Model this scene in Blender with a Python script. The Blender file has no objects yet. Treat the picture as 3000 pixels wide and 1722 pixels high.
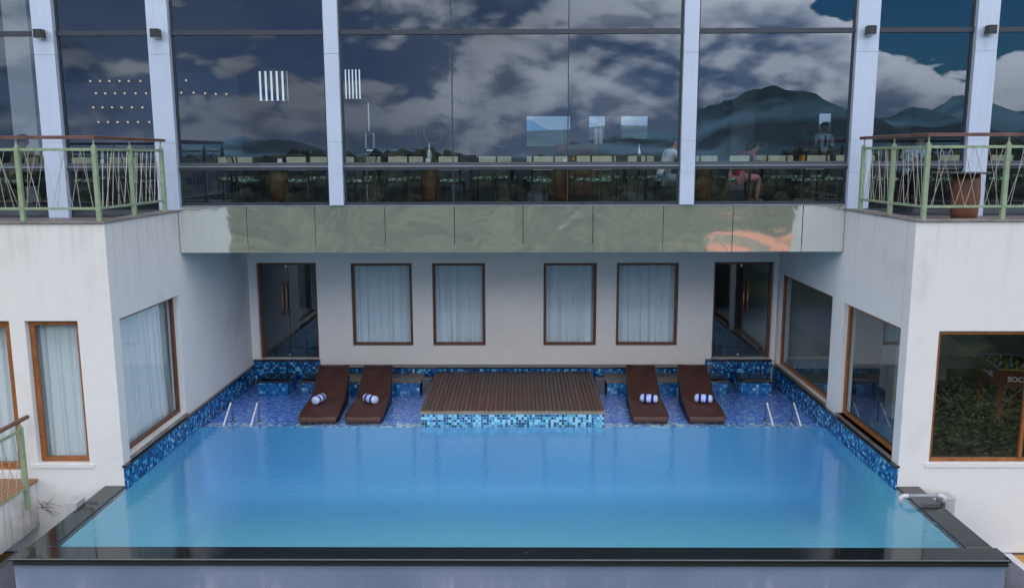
import bpy, bmesh, math, random
from mathutils import Vector, Matrix, noise
random.seed(7)
R = math.radians
scn = bpy.context.scene
col = scn.collection

# ------------------------------------------------------------------ camera
F_PX, PITCH, YAW, ROLL = 2462.75, 0.1616, -0.0095, 0.0029
CAM = Vector((0.164, 0.0, 4.9))
def cam_dir(x, up, d):
    c, s = math.cos(ROLL), math.sin(ROLL); x, up = x*c+up*s, -x*s+up*c
    c, s = math.cos(PITCH), math.sin(PITCH); y, z = d*c+up*s, -d*s+up*c
    c, s = math.cos(YAW), math.sin(YAW); x, y = x*c+y*s, -x*s+y*c
    return Vector((x, y, z))
def at(u, v, Y):
    """photo position (3000 px wide) -> world point at depth Y"""
    r = cam_dir((u-1500)/F_PX, -(v-861)/F_PX, 1.0)
    return CAM + r*(Y/r.y)
def make_camera():
    cd = bpy.data.cameras.new('camera'); co = bpy.data.objects.new('camera', cd); col.objects.link(co)
    r, u, f = cam_dir(1,0,0), cam_dir(0,1,0), cam_dir(0,0,1)
    m = Matrix(((r.x,u.x,-f.x,CAM.x),(r.y,u.y,-f.y,CAM.y),(r.z,u.z,-f.z,CAM.z),(0,0,0,1)))
    co.matrix_world = m
    cd.sensor_width = 36; cd.sensor_fit = 'HORIZONTAL'; cd.lens = 36*F_PX/3000
    cd.clip_start = 0.05; cd.clip_end = 40000
    scn.camera = co
make_camera()
scn.view_settings.view_transform = 'Standard'; scn.view_settings.look = 'None'
scn.view_settings.exposure = 0; scn.view_settings.gamma = 1
scn.cycles.use_denoising = True
scn.cycles.max_bounces = 12; scn.cycles.transparent_max_bounces = 16
scn.cycles.glossy_bounces = 6; scn.cycles.diffuse_bounces = 4
scn.cycles.caustics_reflective = False; scn.cycles.caustics_refractive = False
scn.cycles.sample_clamp_indirect = 6

# ------------------------------------------------------------------ node helpers
class NT:
    def __init__(s, tree): s.t = tree; s.n = tree.nodes; s.l = tree.links
    def new(s, typ, **kw):
        n = s.n.new(typ)
        for k, v in kw.items(): setattr(n, k, v)
        return n
    def put(s, sock, v):
        if hasattr(v, 'is_output') or isinstance(v, bpy.types.NodeSocket): s.l.new(v, sock)
        elif v is not None:
            if sock.type == 'RGBA' and len(v) == 3: v = (*v, 1)
            sock.default_value = v
    def math(s, op, a, b=None, c=None, clamp=False):
        n = s.new('ShaderNodeMath', operation=op); n.use_clamp = clamp
        s.put(n.inputs[0], a)
        if b is not None: s.put(n.inputs[1], b)
        if c is not None: s.put(n.inputs[2], c)
        return n.outputs[0]
    def vmath(s, op, a, b=None, scale=None):
        n = s.new('ShaderNodeVectorMath', operation=op); s.put(n.inputs[0], a)
        if b is not None: s.put(n.inputs[1], b)
        if scale is not None: s.put(n.inputs['Scale'], scale)
        return n.outputs['Value'] if op in ('LENGTH','DOT_PRODUCT','DISTANCE') else n.outputs[0]
    def mixc(s, f, a, b, blend='MIX'):
        n = s.new('ShaderNodeMix', data_type='RGBA', blend_type=blend)
        s.put(n.inputs['Factor'], f); s.put(n.inputs['A'], a) if False else None
        s.put(n.inputs[6], a); s.put(n.inputs[7], b); return n.outputs[2]
    def noise(s, vec, scale, detail=4, rough=.55, dist=0., out='Fac'):
        n = s.new('ShaderNodeTexNoise'); s.put(n.inputs['Vector'], vec); s.put(n.inputs['Scale'], scale)
        n.inputs['Detail'].default_value = detail; n.inputs['Roughness'].default_value = rough
        n.inputs['Distortion'].default_value = dist; return n.outputs[out]
    def remap(s, v, a, b, c=0., d=1., smooth=False):
        n = s.new('ShaderNodeMapRange'); n.interpolation_type = 'SMOOTHSTEP' if smooth else 'LINEAR'
        s.put(n.inputs[0], v)
        for i, x in zip((1,2,3,4), (a,b,c,d)): s.put(n.inputs[i], x)
        return n.outputs[0]
    def ramp(s, v, stops, const=False):
        n = s.new('ShaderNodeValToRGB'); s.put(n.inputs[0], v); e = n.color_ramp.elements
        n.color_ramp.interpolation = 'CONSTANT' if const else 'LINEAR'
        while len(e) < len(stops): e.new(.5)
        for el, (p, c) in zip(e, stops): el.position = p; el.color = (*c, 1)
        return n.outputs[0]
    def sep(s, v): n = s.new('ShaderNodeSeparateXYZ'); s.put(n.inputs[0], v); return n.outputs
    def comb(s, x, y, z):
        n = s.new('ShaderNodeCombineXYZ')
        for i, v in enumerate((x,y,z)): s.put(n.inputs[i], v)
        return n.outputs[0]
    def bump(s, h, strength=.3, dist=.02):
        n = s.new('ShaderNodeBump'); s.put(n.inputs['Height'], h)
        n.inputs['Strength'].default_value = strength; n.inputs['Distance'].default_value = dist
        return n.outputs[0]
    def pos(s): return s.new('ShaderNodeNewGeometry').outputs['Position']
    def obj(s): return s.new('ShaderNodeTexCoord').outputs['Object']

def mat(name):
    m = bpy.data.materials.new(name); m.use_nodes = True
    t = NT(m.node_tree); t.n.clear()
    out = t.new('ShaderNodeOutputMaterial'); t.surf = out.inputs['Surface']
    return m, t
def bsdf(t, color, rough=.6, metal=0., normal=None, spec=.5, emit=None, estr=0.):
    b = t.new('ShaderNodeBsdfPrincipled')
    t.put(b.inputs['Base Color'], color); t.put(b.inputs['Roughness'], rough); t.put(b.inputs['Metallic'], metal)
    t.put(b.inputs['Specular IOR Level'], spec)
    if normal is not None: t.put(b.inputs['Normal'], normal)
    if emit is not None: t.put(b.inputs['Emission Color'], emit); b.inputs['Emission Strength'].default_value = estr
    return b.outputs[0]
def simple(name, c, rough=.6, metal=0., var=.12, scale=6., bump=0., bscale=40., spec=.5):
    m, t = mat(name); p = t.obj()
    n = t.noise(p, scale, 5)
    k = t.remap(n, .3, .7, 1-var, 1+var)
    cc = t.mixc(1., c, t.comb(k, k, k), 'MULTIPLY')
    nm = t.bump(t.noise(p, bscale, 3), bump, .01) if bump else None
    rr = t.remap(n, .3, .7, max(0,rough-.08), min(1,rough+.08))
    t.l.new(bsdf(t, cc, rr, metal, nm, spec), t.surf); return m
def emis(name, c, s):
    m, t = mat(name); e = t.new('ShaderNodeEmission'); t.put(e.inputs[0], c); e.inputs[1].default_value = s
    t.l.new(e.outputs[0], t.surf); return m

M = {}
def plaster(name, c, stain=.35, streak=.25, top=4.0):
    m, t = mat(name); p = t.pos()
    s = t.sep(p)
    n1 = t.noise(p, .55, 6, .6, .4); n2 = t.noise(p, 3.5, 6, .65)
    st = t.noise(t.comb(t.math('MULTIPLY', s[0], 5.), t.math('MULTIPLY', s[1], 5.), t.math('MULTIPLY', s[2], .35)), 1.6, 5, .6)
    near_top = t.remap(s[2], top-1.5, top, 0., 1.)
    dirt = t.math('MULTIPLY', t.remap(st, .48, .75, 0., streak, True), t.math('ADD', .04, near_top))
    blot = t.math('MULTIPLY', t.remap(n1, .5, .72, 0., stain, True), t.remap(n2, .3, .7, .5, 1.))
    k = t.math('SUBTRACT', 1., t.math('ADD', dirt, blot))
    fine = t.remap(n2, .25, .75, .965, 1.03)
    k = t.math('MULTIPLY', k, fine)
    cc = t.mixc(1., c, t.comb(k, k, t.math('MULTIPLY', k, .99)), 'MULTIPLY')
    nm = t.bump(t.noise(p, 60., 4, .6), .12, .01)
    t.l.new(bsdf(t, cc, .8, 0, nm, .25), t.surf); return m
M['white_wall'] = plaster('white plaster', (.705,.705,.72), .22, .14)
M['back_wall'] = plaster('warm white plaster', (.82,.78,.745), .06, .05)
M['weathered'] = plaster('weathered plaster', (.72,.71,.70), .75, .55, .3)
M['room_wall'] = simple('room paint', (.60,.60,.60), .8, 0, .04, 1.5)
M['soffit'] = simple('soffit paint', (.66,.64,.62), .8, 0, .05, 1.)
M['ochre'] = simple('ochre paint', (.42,.23,.05), .85, 0, .25, 2., .2)
M['paving'] = simple('dark paving', (.07,.08,.11), .8, 0, .3, 2., .3)
M['kerb_white'] = simple('white kerb paint', (.62,.62,.68), .8, 0, .12, 3.)
M['dark_gap'] = simple('dark shadow gap', (.02,.02,.022), .8)
M['room_floor'] = simple('dark floor tiles', (.05,.045,.042), .25, 0, .2, 2.)
M['rest_floor'] = simple('restaurant floor', (.06,.075,.09), .3, 0, .2, 1.2)
M['rest_wall'] = simple('restaurant wall', (.13,.14,.17), .7, 0, .25, .6)
M['slat_grey'] = simple('grey slats', (.22,.26,.32), .6)
M['feature_wall'] = simple('dark feature wall', (.05,.07,.12), .6, 0, .4, 1.5)
M['wood_frame'] = simple('brown frame wood', (.125,.045,.022), .42, 0, .3, 9.)
M['orange_frame'] = simple('orange brown frame wood', (.27,.10,.03), .45, 0, .25, 9.)
M['handrail'] = simple('handrail wood', (.125,.062,.05), .45, 0, .35, 5.)
M['green'] = simple('sage green paint', (.25,.33,.22), .45, 0, .18, 12.)
M['cable'] = simple('steel cable', (.42,.42,.38), .4, .5, .1)
M['black_metal'] = simple('black metal', (.018,.02,.024), .4, 0, .1)
M['transom'] = simple('slate transom', (.028,.038,.055), .35, 0, .1)
M['transom_hi'] = simple('aluminium strip', (.30,.34,.38), .35, .6, .1)
M['sky_lit_steel'] = simple('sky lit steel', (.93,.95,.98), .3, .35, .02)  # sky glare on the sloping handrail is put into this near white colour
M['chrome'] = simple('brushed steel', (.6,.6,.6), .25, 1., .05)
M['dim_steel'] = simple('mirror steel', (.30,.33,.42), .12, 1., .05)  # rear leg of the same tube, dim reflections put into a darker colour
M['copper'] = simple('copper handle', (.55,.22,.10), .3, .8, .1)
M['brown_lounger'] = simple('brown lounger resin', (.068,.025,.019), .5, 0, .22, 4., .15, 300.)
M['lounger_edge'] = simple('brown lounger side', (.02,.009,.008), .6, 0, .2, 4.)
M['pvc'] = simple('white pvc', (.58,.58,.57), .4, 0, .06)
M['pvc_grey'] = simple('grey pvc', (.28,.30,.36), .4, 0, .1)
M['grey_box'] = simple('grey painted box', (.42,.44,.46), .6, 0, .1)
M['black_wood'] = simple('black chair wood', (.016,.018,.02), .45, 0, .2)
M['cream'] = simple('cream upholstery', (.80,.73,.52), .8, 0, .1, 8.)
M['table_top'] = simple('dark table top', (.05,.05,.055), .35, 0, .2)
M['drum'] = simple('brown drum wood', (.13,.05,.022), .5, 0, .35, 5.)
M['buffet'] = simple('buffet wood', (.16,.06,.03), .45, 0, .3)
M['white_china'] = simple('white china', (.82,.82,.82), .3, 0, .02)
M['red'] = simple('red fruit', (.5,.03,.05), .5); M['yellow'] = simple('yellow fruit', (.65,.36,.03), .5)
M['orange'] = simple('orange box', (.75,.30,.03), .6); M['leaf_green'] = simple('salad green', (.10,.28,.05), .6)
M['skin'] = simple('skin', (.36,.19,.12), .55, 0, .06); M['skin_dark'] = simple('skin dark', (.20,.10,.065), .55, 0, .06)
M['hair'] = simple('black hair', (.012,.010,.010), .5, 0, .3, 30.)
M['eye'] = simple('eye', (.02,.02,.02), .2)
M['shirt_white'] = simple('white shirt', (.78,.80,.86), .8, 0, .06, 10.)
M['shirt_dark'] = simple('dark shirt', (.03,.05,.06), .8); M['shirt_pale'] = simple('pale shirt', (.45,.55,.65), .8)
M['shirt_tan'] = simple('tan shirt', (.30,.20,.13), .8); M['shirt_olive'] = simple('olive shirt', (.12,.13,.07), .8)
M['dress_red'] = simple('dark red top', (.30,.05,.07), .8); M['pink'] = simple('pink skirt', (.72,.30,.34), .8)
M['shorts'] = simple('grey blue shorts', (.22,.30,.36), .8); M['trousers'] = simple('dark trousers', (.03,.03,.04), .8)
M['table_game'] = simple('game table wood', (.17,.055,.03), .45, 0, .3)
M['pitch'] = simple('game pitch', (.28,.66,.32), .5); M['game_yellow'] = simple('yellow trim', (.72,.60,.03), .5)
M['game_blue'] = simple('blue trim', (.45,.66,.92), .5)
M['white_paint'] = simple('white lettering', (.85,.85,.85), .5)
M['twig'] = simple('dry twig', (.16,.14,.12), .8)
M['roof_tile'] = simple('orange roof tiles', (.74,.25,.14), .7, 0, .2, .6)
M['house_wall'] = simple('house wall', (.6,.56,.5), .8)
M['paper'] = simple('paper', (.7,.68,.66), .7)

def striped(name, a, b, period, duty, axis=0, shift=0.):
    m, t = mat(name); s = t.sep(t.obj())
    f = t.math('FRACT', t.math('DIVIDE', t.math('ADD', s[axis], shift), period))
    k = t.math('LESS_THAN', f, duty)
    nm = t.bump(t.noise(t.obj(), 220., 3), .3, .004)
    t.l.new(bsdf(t, t.mixc(k, a, b), .85, 0, nm, .2), t.surf); return m
M['shirt_stripe'] = striped('striped shirt', (.62,.72,.84), (.28,.42,.62), .05, .4, 0)
M['towel'] = striped('striped towel', (.56,.64,.92), (.012,.03,.30), .14, .38, 0, .0965)
def seat_mat():
    m, t = mat('leaf pattern seat'); p = t.obj()
    n = t.noise(p, 26., 3, .6, .8)
    c = t.ramp(n, [(0,(.02,.05,.04)),(.47,(.06,.26,.16)),(.54,(.72,.74,.66))], True)
    t.l.new(bsdf(t, c, .8), t.surf); return m
M['seat'] = seat_mat()

def alum():
    m, t = mat('pale blue aluminium panel'); p = t.pos(); s = t.sep(p)
    n = t.noise(p, .8, 3); n2 = t.noise(t.comb(t.math('MULTIPLY', s[0], 9.), s[1], t.math('MULTIPLY', s[2], .4)), 2., 4)
    k = t.math('MULTIPLY', t.remap(n, .3, .7, .95, 1.04), t.remap(n2, .3, .75, 1.02, .95))
    c = t.mixc(1., (.50,.585,.74), t.comb(k,k,k), 'MULTIPLY')
    t.l.new(bsdf(t, c, .38, .15, t.bump(n, .05, .05)), t.surf); return m
M['alum'] = alum()
def fascia():
    m, t = mat('mirror steel panel'); p = t.pos(); s = t.sep(p)
    q = t.comb(t.math('MULTIPLY', s[0], 1.0), s[1], t.math('MULTIPLY', s[2], 1.1))
    h = t.math('ADD', t.noise(q, .8, 1, .4, 1.2), t.math('MULTIPLY', t.noise(q, 2.2, 1, .5, 1.6), .10))
    nm = t.bump(h, 1.0, .018)
    a = bsdf(t, (.93,.95,.88), .07, 1., nm)
    b = bsdf(t, (.56,.61,.58), .5, 0., None)
    mx = t.new('ShaderNodeMixShader'); mx.inputs[0].default_value = .22
    t.l.new(a, mx.inputs[1]); t.l.new(b, mx.inputs[2]); t.l.new(mx.outputs[0], t.surf); return m
M['fascia'] = fascia()

def glass(name, tint, base, wobble=0., power=4.):
    m, t = mat(name)
    lw = t.new('ShaderNodeLayerWeight'); lw.inputs[0].default_value = .5
    fac = t.math('ADD', base, t.math('MULTIPLY', t.math('POWER', lw.outputs['Facing'], power), 1-base), None, True)
    tr = t.new('ShaderNodeBsdfTransparent'); t.put(tr.inputs[0], tint)
    gl = t.new('ShaderNodeBsdfGlossy'); gl.inputs['Roughness'].default_value = .004; t.put(gl.inputs[0], (.86,.94,1.))
    if wobble:
        t.put(gl.inputs['Normal'], t.bump(t.noise(t.pos(), .55, 2), wobble, .05))
    mx = t.new('ShaderNodeMixShader'); t.put(mx.inputs[0], fac)
    t.l.new(tr.outputs[0], mx.inputs[1]); t.l.new(gl.outputs[0], mx.inputs[2]); t.l.new(mx.outputs[0], t.surf); return m
M['facade_glass'] = glass('tinted facade glass', (.70,.77,.81), .135, .03)
M['window_glass'] = glass('window glass', (.96,.98,.98), .06, 0, 5.)
M['dark_glass'] = glass('dark window glass', (.70,.77,.77), .12)
M['rear_glass'] = glass('tinted rear glass', (.26,.35,.41), .10)
def curtain_mat():
    m, t = mat('sheer curtain fabric'); p = t.obj()
    d = t.new('ShaderNodeBsdfDiffuse'); t.put(d.inputs[0], (.80,.91,.98))
    tl = t.new('ShaderNodeBsdfTranslucent'); t.put(tl.inputs[0], (.55,.66,.72))
    mx = t.new('ShaderNodeMixShader'); mx.inputs[0].default_value = .18
    t.l.new(d.outputs[0], mx.inputs[1]); t.l.new(tl.outputs[0], mx.inputs[2]); t.l.new(mx.outputs[0], t.surf); return m
M['curtain'] = curtain_mat()
def granite(name, c, rough=.13, spk=.985, blot=.0):
    m, t = mat(name); p = t.pos()
    w = t.noise(p, 160., 2, .8); n = t.noise(p, 2.2, 5, .6, .5)
    k = t.remap(n, .35, .75, .7, 1.5)
    c2 = t.mixc(1., c, t.comb(k,k,k), 'MULTIPLY')
    v = t.new('ShaderNodeTexVoronoi'); t.put(v.inputs['Vector'], p); v.inputs['Scale'].default_value = 7.
    sp = t.math('MULTIPLY', t.math('LESS_THAN', v.outputs['Distance'], t.remap(t.noise(p, 1.1, 2), .5, .8, .0, .16)), t.remap(w,.45,.55,0.,1.))
    c3 = t.mixc(sp, c2, (.5,.5,.47))
    rr = t.remap(n, .3, .7, rough*.6, rough*1.9)
    t.l.new(bsdf(t, c3, rr, 0, t.bump(t.noise(p, 6., 3), .03, .02), .9), t.surf); return m
M['granite'] = granite('black granite', (.009,.011,.012), .06)
M['brown_stone'] = granite('brown grey stone', (.14,.105,.08), .3)
def tank():
    m, t = mat('cement tank wall'); p = t.pos(); s = t.sep(p)
    q = t.comb(t.math('MULTIPLY', s[0], 7.), s[1], t.math('MULTIPLY', s[2], .5))
    st = t.noise(q, 1.1, 6, .62, .3); big = t.noise(p, .7, 4, .6)
    lo = t.remap(s[2], -.16, -.42, 0., 1.)
    drip = t.math('MULTIPLY', t.remap(st, .50, .66, 0., 1., True), t.math('MULTIPLY', lo, t.remap(big,.42,.6,.15,1.)))
    c = t.mixc(t.remap(big, .35, .65, 0., 1.), (.14,.185,.285), (.195,.23,.345))
    c = t.mixc(t.math('MULTIPLY', drip, .55), c, (.42,.42,.52))
    t.l.new(bsdf(t, c, .6, 0, t.bump(st, .1, .01)), t.surf); return m
M['tank'] = tank()
def mosaic(name, stops, size=.05, grout=(.06,.16,.30), rough=.2, gw=.07, warp=0.):
    m, t = mat(name)
    g = t.new('ShaderNodeNewGeometry'); p = t.vmath('ADD', g.outputs['Position'], (.0131,.0137,.0129))
    if warp:
        p = t.vmath('ADD', p, t.vmath('SCALE', t.vmath('SUBTRACT', t.noise(p, 7., 2, .5, .6, 'Color'), (.5,.5,.5)), None, warp*4))
    q = t.vmath('SCALE', p, None, 1/size)
    fl = t.vmath('FLOOR', q); fr = t.sep(t.vmath('FRACTION', q))
    wn = t.new('ShaderNodeTexWhiteNoise'); t.put(wn.inputs['Vector'], t.vmath('ADD', fl, (.5,.5,.5)))
    c = t.ramp(wn.outputs['Value'], stops, True)
    na = t.sep(t.vmath('ABSOLUTE', g.outputs['True Normal']))
    gm = None
    for i in range(3):
        e = t.math('LESS_THAN', t.math('SUBTRACT', .5, t.math('ABSOLUTE', t.math('SUBTRACT', fr[i], .5))), gw)
        e = t.math('MULTIPLY', e, t.math('LESS_THAN', na[i], .5))
        gm = e if gm is None else t.math('MAXIMUM', gm, e)
    c = t.mixc(gm, c, grout)
    t.l.new(bsdf(t, c, rough), t.surf); return m
NAVY, MID, AZ, CY, PALE = (.004,.022,.10), (.008,.075,.27), (.02,.20,.50), (.10,.46,.66), (.36,.66,.84)
M['mosaic_dark'] = mosaic('blue mosaic', [(0,NAVY),(.27,MID),(.54,AZ),(.78,CY),(.96,PALE)], .05, (.008,.07,.22))
M['mosaic_pale'] = mosaic('pale blue mosaic', [(0,NAVY),(.17,MID),(.36,AZ),(.52,CY),(.74,PALE)], .05, (.22,.48,.66))
M['mosaic_shelf'] = mosaic('violet blue mosaic', [(0,(.09,.21,.84)),(.3,(.16,.34,.95)),(.62,(.24,.46,.98)),(.88,(.52,.74,.99))], .055, (.11,.26,.92), .2, .06, .03)  # pale flecks and cell warp put ripple glints and refraction into the tiles
M['mosaic_nose'] = mosaic('nosing mosaic', [(0,(.05,.22,.75)),(.3,(.16,.48,.9)),(.55,(.45,.75,.96)),(.8,(.85,.94,.98))], .06, (.16,.42,.85), .2, .05, .022)  # pale edge tiles, with bright ripple highlights put into their colour
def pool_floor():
    m, t = mat('depth tinted pool floor'); p = t.pos(); s = t.sep(p)
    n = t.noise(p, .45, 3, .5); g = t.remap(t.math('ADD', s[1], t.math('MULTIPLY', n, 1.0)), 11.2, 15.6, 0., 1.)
    c = t.ramp(g, [(0,(.215,.60,.72)),(.4,(.20,.57,.73)),(.7,(.15,.46,.71)),(1,(.105,.37,.69))])  # blue deepens toward the back, putting the water's depth darkening into the colour
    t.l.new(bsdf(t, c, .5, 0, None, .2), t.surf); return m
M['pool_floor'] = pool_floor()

def water():
    m, t = mat('pool water'); p = t.pos(); s = t.sep(p)
    lw = t.new('ShaderNodeLayerWeight'); lw.inputs[0].default_value = .5
    n1 = t.noise(t.comb(s[0], t.math('MULTIPLY', s[1], 1.25), 0.), 1.1, 3, .5, .5)
    n2 = t.noise(t.comb(t.math('MULTIPLY', s[0], .7), t.math('MULTIPLY', s[1], 2.2), 0.), 6.0, 3, .55, .6)
    shal = t.remap(s[1], 14.8, 15.2, .36, 1.)
    h = t.math('ADD', t.math('MULTIPLY', n1, .20), t.math('MULTIPLY', n2, t.math('MULTIPLY', shal, .9)))
    nm = t.bump(h, .26, .05)
    t.put(lw.inputs['Normal'], nm)
    frs = t.math('ADD', .03, t.math('MULTIPLY', t.math('POWER', lw.outputs['Facing'], t.remap(s[1], 14.7, 15.3, 3.3, 5.2)), .97), None, True)
    tr = t.new('ShaderNodeBsdfTransparent'); t.put(tr.inputs[0], (.92,.97,1.))
    gl = t.new('ShaderNodeBsdfGlossy'); gl.inputs['Roughness'].default_value = .012; t.put(gl.inputs['Normal'], nm)
    mx = t.new('ShaderNodeMixShader'); t.put(mx.inputs[0], frs)
    t.l.new(tr.outputs[0], mx.inputs[1]); t.l.new(gl.outputs[0], mx.inputs[2]); t.l.new(mx.outputs[0], t.surf); return m
M['water'] = water()
def deck_mat():
    m, t = mat('weathered deck timber'); p = t.pos(); s = t.sep(p)
    pl = t.math('FLOOR', t.math('DIVIDE', t.math('ADD', s[0], 1.70), .08))
    wn = t.new('ShaderNodeTexWhiteNoise', noise_dimensions='1D'); t.put(wn.inputs['W'], pl)
    g = t.noise(t.comb(t.math('MULTIPLY', s[0], 40.), t.math('MULTIPLY', s[1], 1.5), t.math('MULTIPLY', pl, 3.1)), 1., 4)
    big = t.noise(p, .9, 3, .5)
    c = t.mixc(wn.outputs[0], (.098,.042,.033), (.14,.066,.05))
    c = t.mixc(t.remap(big, .4, .65, 0., .7, True), c, (.085,.07,.05))
    k = t.remap(g, .3, .7, .78, 1.18); c = t.mixc(1., c, t.comb(k,k,k), 'MULTIPLY')
    t.l.new(bsdf(t, c, .5, 0, t.bump(g, .2, .005)), t.surf); return m
M['deck'] = deck_mat()
M['deck_nose'] = simple('deck edge timber', (.30,.25,.19), .5, 0, .25, 6.)
def timber_floor():
    m, t = mat('balcony timber floor'); p = t.pos(); s = t.sep(p)
    f = t.math('FRACT', t.math('DIVIDE', s[0], .1)); k = t.math('LESS_THAN', f, .08)
    n = t.noise(p, 5., 4); c = t.mixc(n, (.22,.10,.04), (.36,.19,.08)); c = t.mixc(k, c, (.04,.02,.01))
    t.l.new(bsdf(t, c, .5), t.surf); return m
M['timber'] = timber_floor()
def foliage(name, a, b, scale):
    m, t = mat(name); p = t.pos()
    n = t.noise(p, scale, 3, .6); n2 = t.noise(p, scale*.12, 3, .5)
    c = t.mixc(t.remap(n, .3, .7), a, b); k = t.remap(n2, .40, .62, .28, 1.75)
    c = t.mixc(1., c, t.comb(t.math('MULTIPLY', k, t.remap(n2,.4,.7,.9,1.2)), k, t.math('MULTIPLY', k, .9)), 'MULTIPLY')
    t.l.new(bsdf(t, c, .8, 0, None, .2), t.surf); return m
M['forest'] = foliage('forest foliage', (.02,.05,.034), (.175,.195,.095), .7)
M['leaves'] = foliage('leaf foliage', (.06,.10,.055), (.26,.32,.16), 1.2)
M['hill'] = foliage('hill vegetation', (.04,.09,.03), (.10,.16,.06), .05)
M['mountain'] = foliage('hazed far mountain', (.13,.31,.50), (.17,.37,.54), .012)  # blue distance haze is put into the surface colour
M['ground'] = foliage('ground cover', (.04,.08,.025), (.10,.14,.05), .3)

# ------------------------------------------------------------------ mesh helpers
class MB:
    def __init__(s): s.bm = bmesh.new(); s.uv = None
    def box(s, x0, x1, y0, y1, z0, z1):
        v = [s.bm.verts.new((x, y, z)) for x in (x0, x1) for y in (y0, y1) for z in (z0, z1)]
        for f in ((0,1,3,2),(4,6,7,5),(0,4,5,1),(2,3,7,6),(0,2,6,4),(1,5,7,3)): s.bm.faces.new([v[i] for i in f])
        return s
    def face(s, pts): s.bm.faces.new([s.bm.verts.new(p) for p in pts]); return s
    def tube(s, path, r, n=8, caps=True):
        path = [Vector(p) for p in path]; rs = r if isinstance(r, (list, tuple)) else [r]*len(path)
        rings = []; ref = None
        for i, p in enumerate(path):
            d = (path[min(i+1, len(path)-1)]-path[max(i-1, 0)]).normalized()
            if ref is None: ref = Vector((0,0,1)) if abs(d.z) < .9 else Vector((1,0,0))
            a = (ref-d*ref.dot(d)).normalized(); b = d.cross(a); ref = a
            rings.append([s.bm.verts.new(p+(a*math.cos(2*math.pi*k/n)+b*math.sin(2*math.pi*k/n))*rs[i]) for k in range(n)])
        for a, b in zip(rings, rings[1:]):
            for k in range(n): s.bm.faces.new((a[k], a[(k+1)%n], b[(k+1)%n], b[k]))
        if caps: s.bm.faces.new(rings[0][::-1]); s.bm.faces.new(rings[-1])
        return s
    def lathe(s, prof, c=(0,0,0), n=20):
        c = Vector(c); rings = []
        for r, z in prof:
            rings.append([s.bm.verts.new(c+Vector((r*math.cos(2*math.pi*k/n), r*math.sin(2*math.pi*k/n), z))) for k in range(n)])
        for a, b in zip(rings, rings[1:]):
            for k in range(n): s.bm.faces.new((a[k], a[(k+1)%n], b[(k+1)%n], b[k]))
        s.bm.faces.new(rings[0][::-1]); s.bm.faces.new(rings[-1]); return s
    def blob(s, c, r, sub=1, jit=.0, sq=(1,1,1)):
        m = Matrix.Translation(c) @ Matrix.Diagonal((*[r*q for q in sq], 1))
        ret = bmesh.ops.create_icosphere(s.bm, subdivisions=sub, radius=1, matrix=m)
        if jit:
            for v in ret['verts']: v.co += (v.co-Vector(c))*random.uniform(-jit, jit)
        return s
    def prism(s, pts, x0, x1):   # pts: (y,z) polygon extruded along x
        a = [s.bm.verts.new((x0, y, z)) for y, z in pts]; b = [s.bm.verts.new((x1, y, z)) for y, z in pts]
        s.bm.faces.new(a); s.bm.faces.new(b[::-1]); n = len(pts)
        for i in range(n): s.bm.faces.new((a[i], b[i], b[(i+1)%n], a[(i+1)%n]))
        return s
    def rot(s, m): bmesh.ops.transform(s.bm, matrix=m, verts=s.bm.verts); return s
    def build(s, name, m, parent=None, bevel=0., smooth=False, local=False):
        bmesh.ops.recalc_face_normals(s.bm, faces=s.bm.faces)
        if parent is not None and not local:
            bmesh.ops.translate(s.bm, vec=-root_loc(parent), verts=s.bm.verts)
        me = bpy.data.meshes.new(name); s.bm.to_mesh(me); s.bm.free()
        me.materials.append(m)
        if smooth:
            for p in me.polygons: p.use_smooth = True
        o = bpy.data.objects.new(name, me); col.objects.link(o); o.parent = parent
        if bevel:
            b = o.modifiers.new('bevel', 'BEVEL'); b.width = bevel; b.segments = 2; b.limit_method = 'ANGLE'; b.angle_limit = R(40)
        return o
def root_loc(o):
    v = Vector((0,0,0))
    while o is not None: v += o.location; o = o.parent
    return v
def tag(o, label, cat, group=None):
    o['label'] = label; o['category'] = cat
    if group: o['group'] = group
    return o
def struct(o): o['kind'] = 'structure'; return o
def stuff(o): o['kind'] = 'stuff'; return o
def thing(name, label, cat, loc=(0,0,0), rz=0., group=None):
    o = bpy.data.objects.new(name, None); col.objects.link(o); o.empty_display_size = .1
    o.location = loc; o.rotation_euler = (0,0,rz); return tag(o, label, cat, group)
def dup(root, loc, rz=0., label=None):
    r = root.copy(); col.objects.link(r); r.location = loc; r.rotation_euler = (0,0,rz)
    if label: r['label'] = label
    for ch in list(root.children):
        c = ch.copy(); col.objects.link(c); c.parent = r
        for g in list(ch.children):
            d = g.copy(); col.objects.link(d); d.parent = c
    return r
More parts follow.
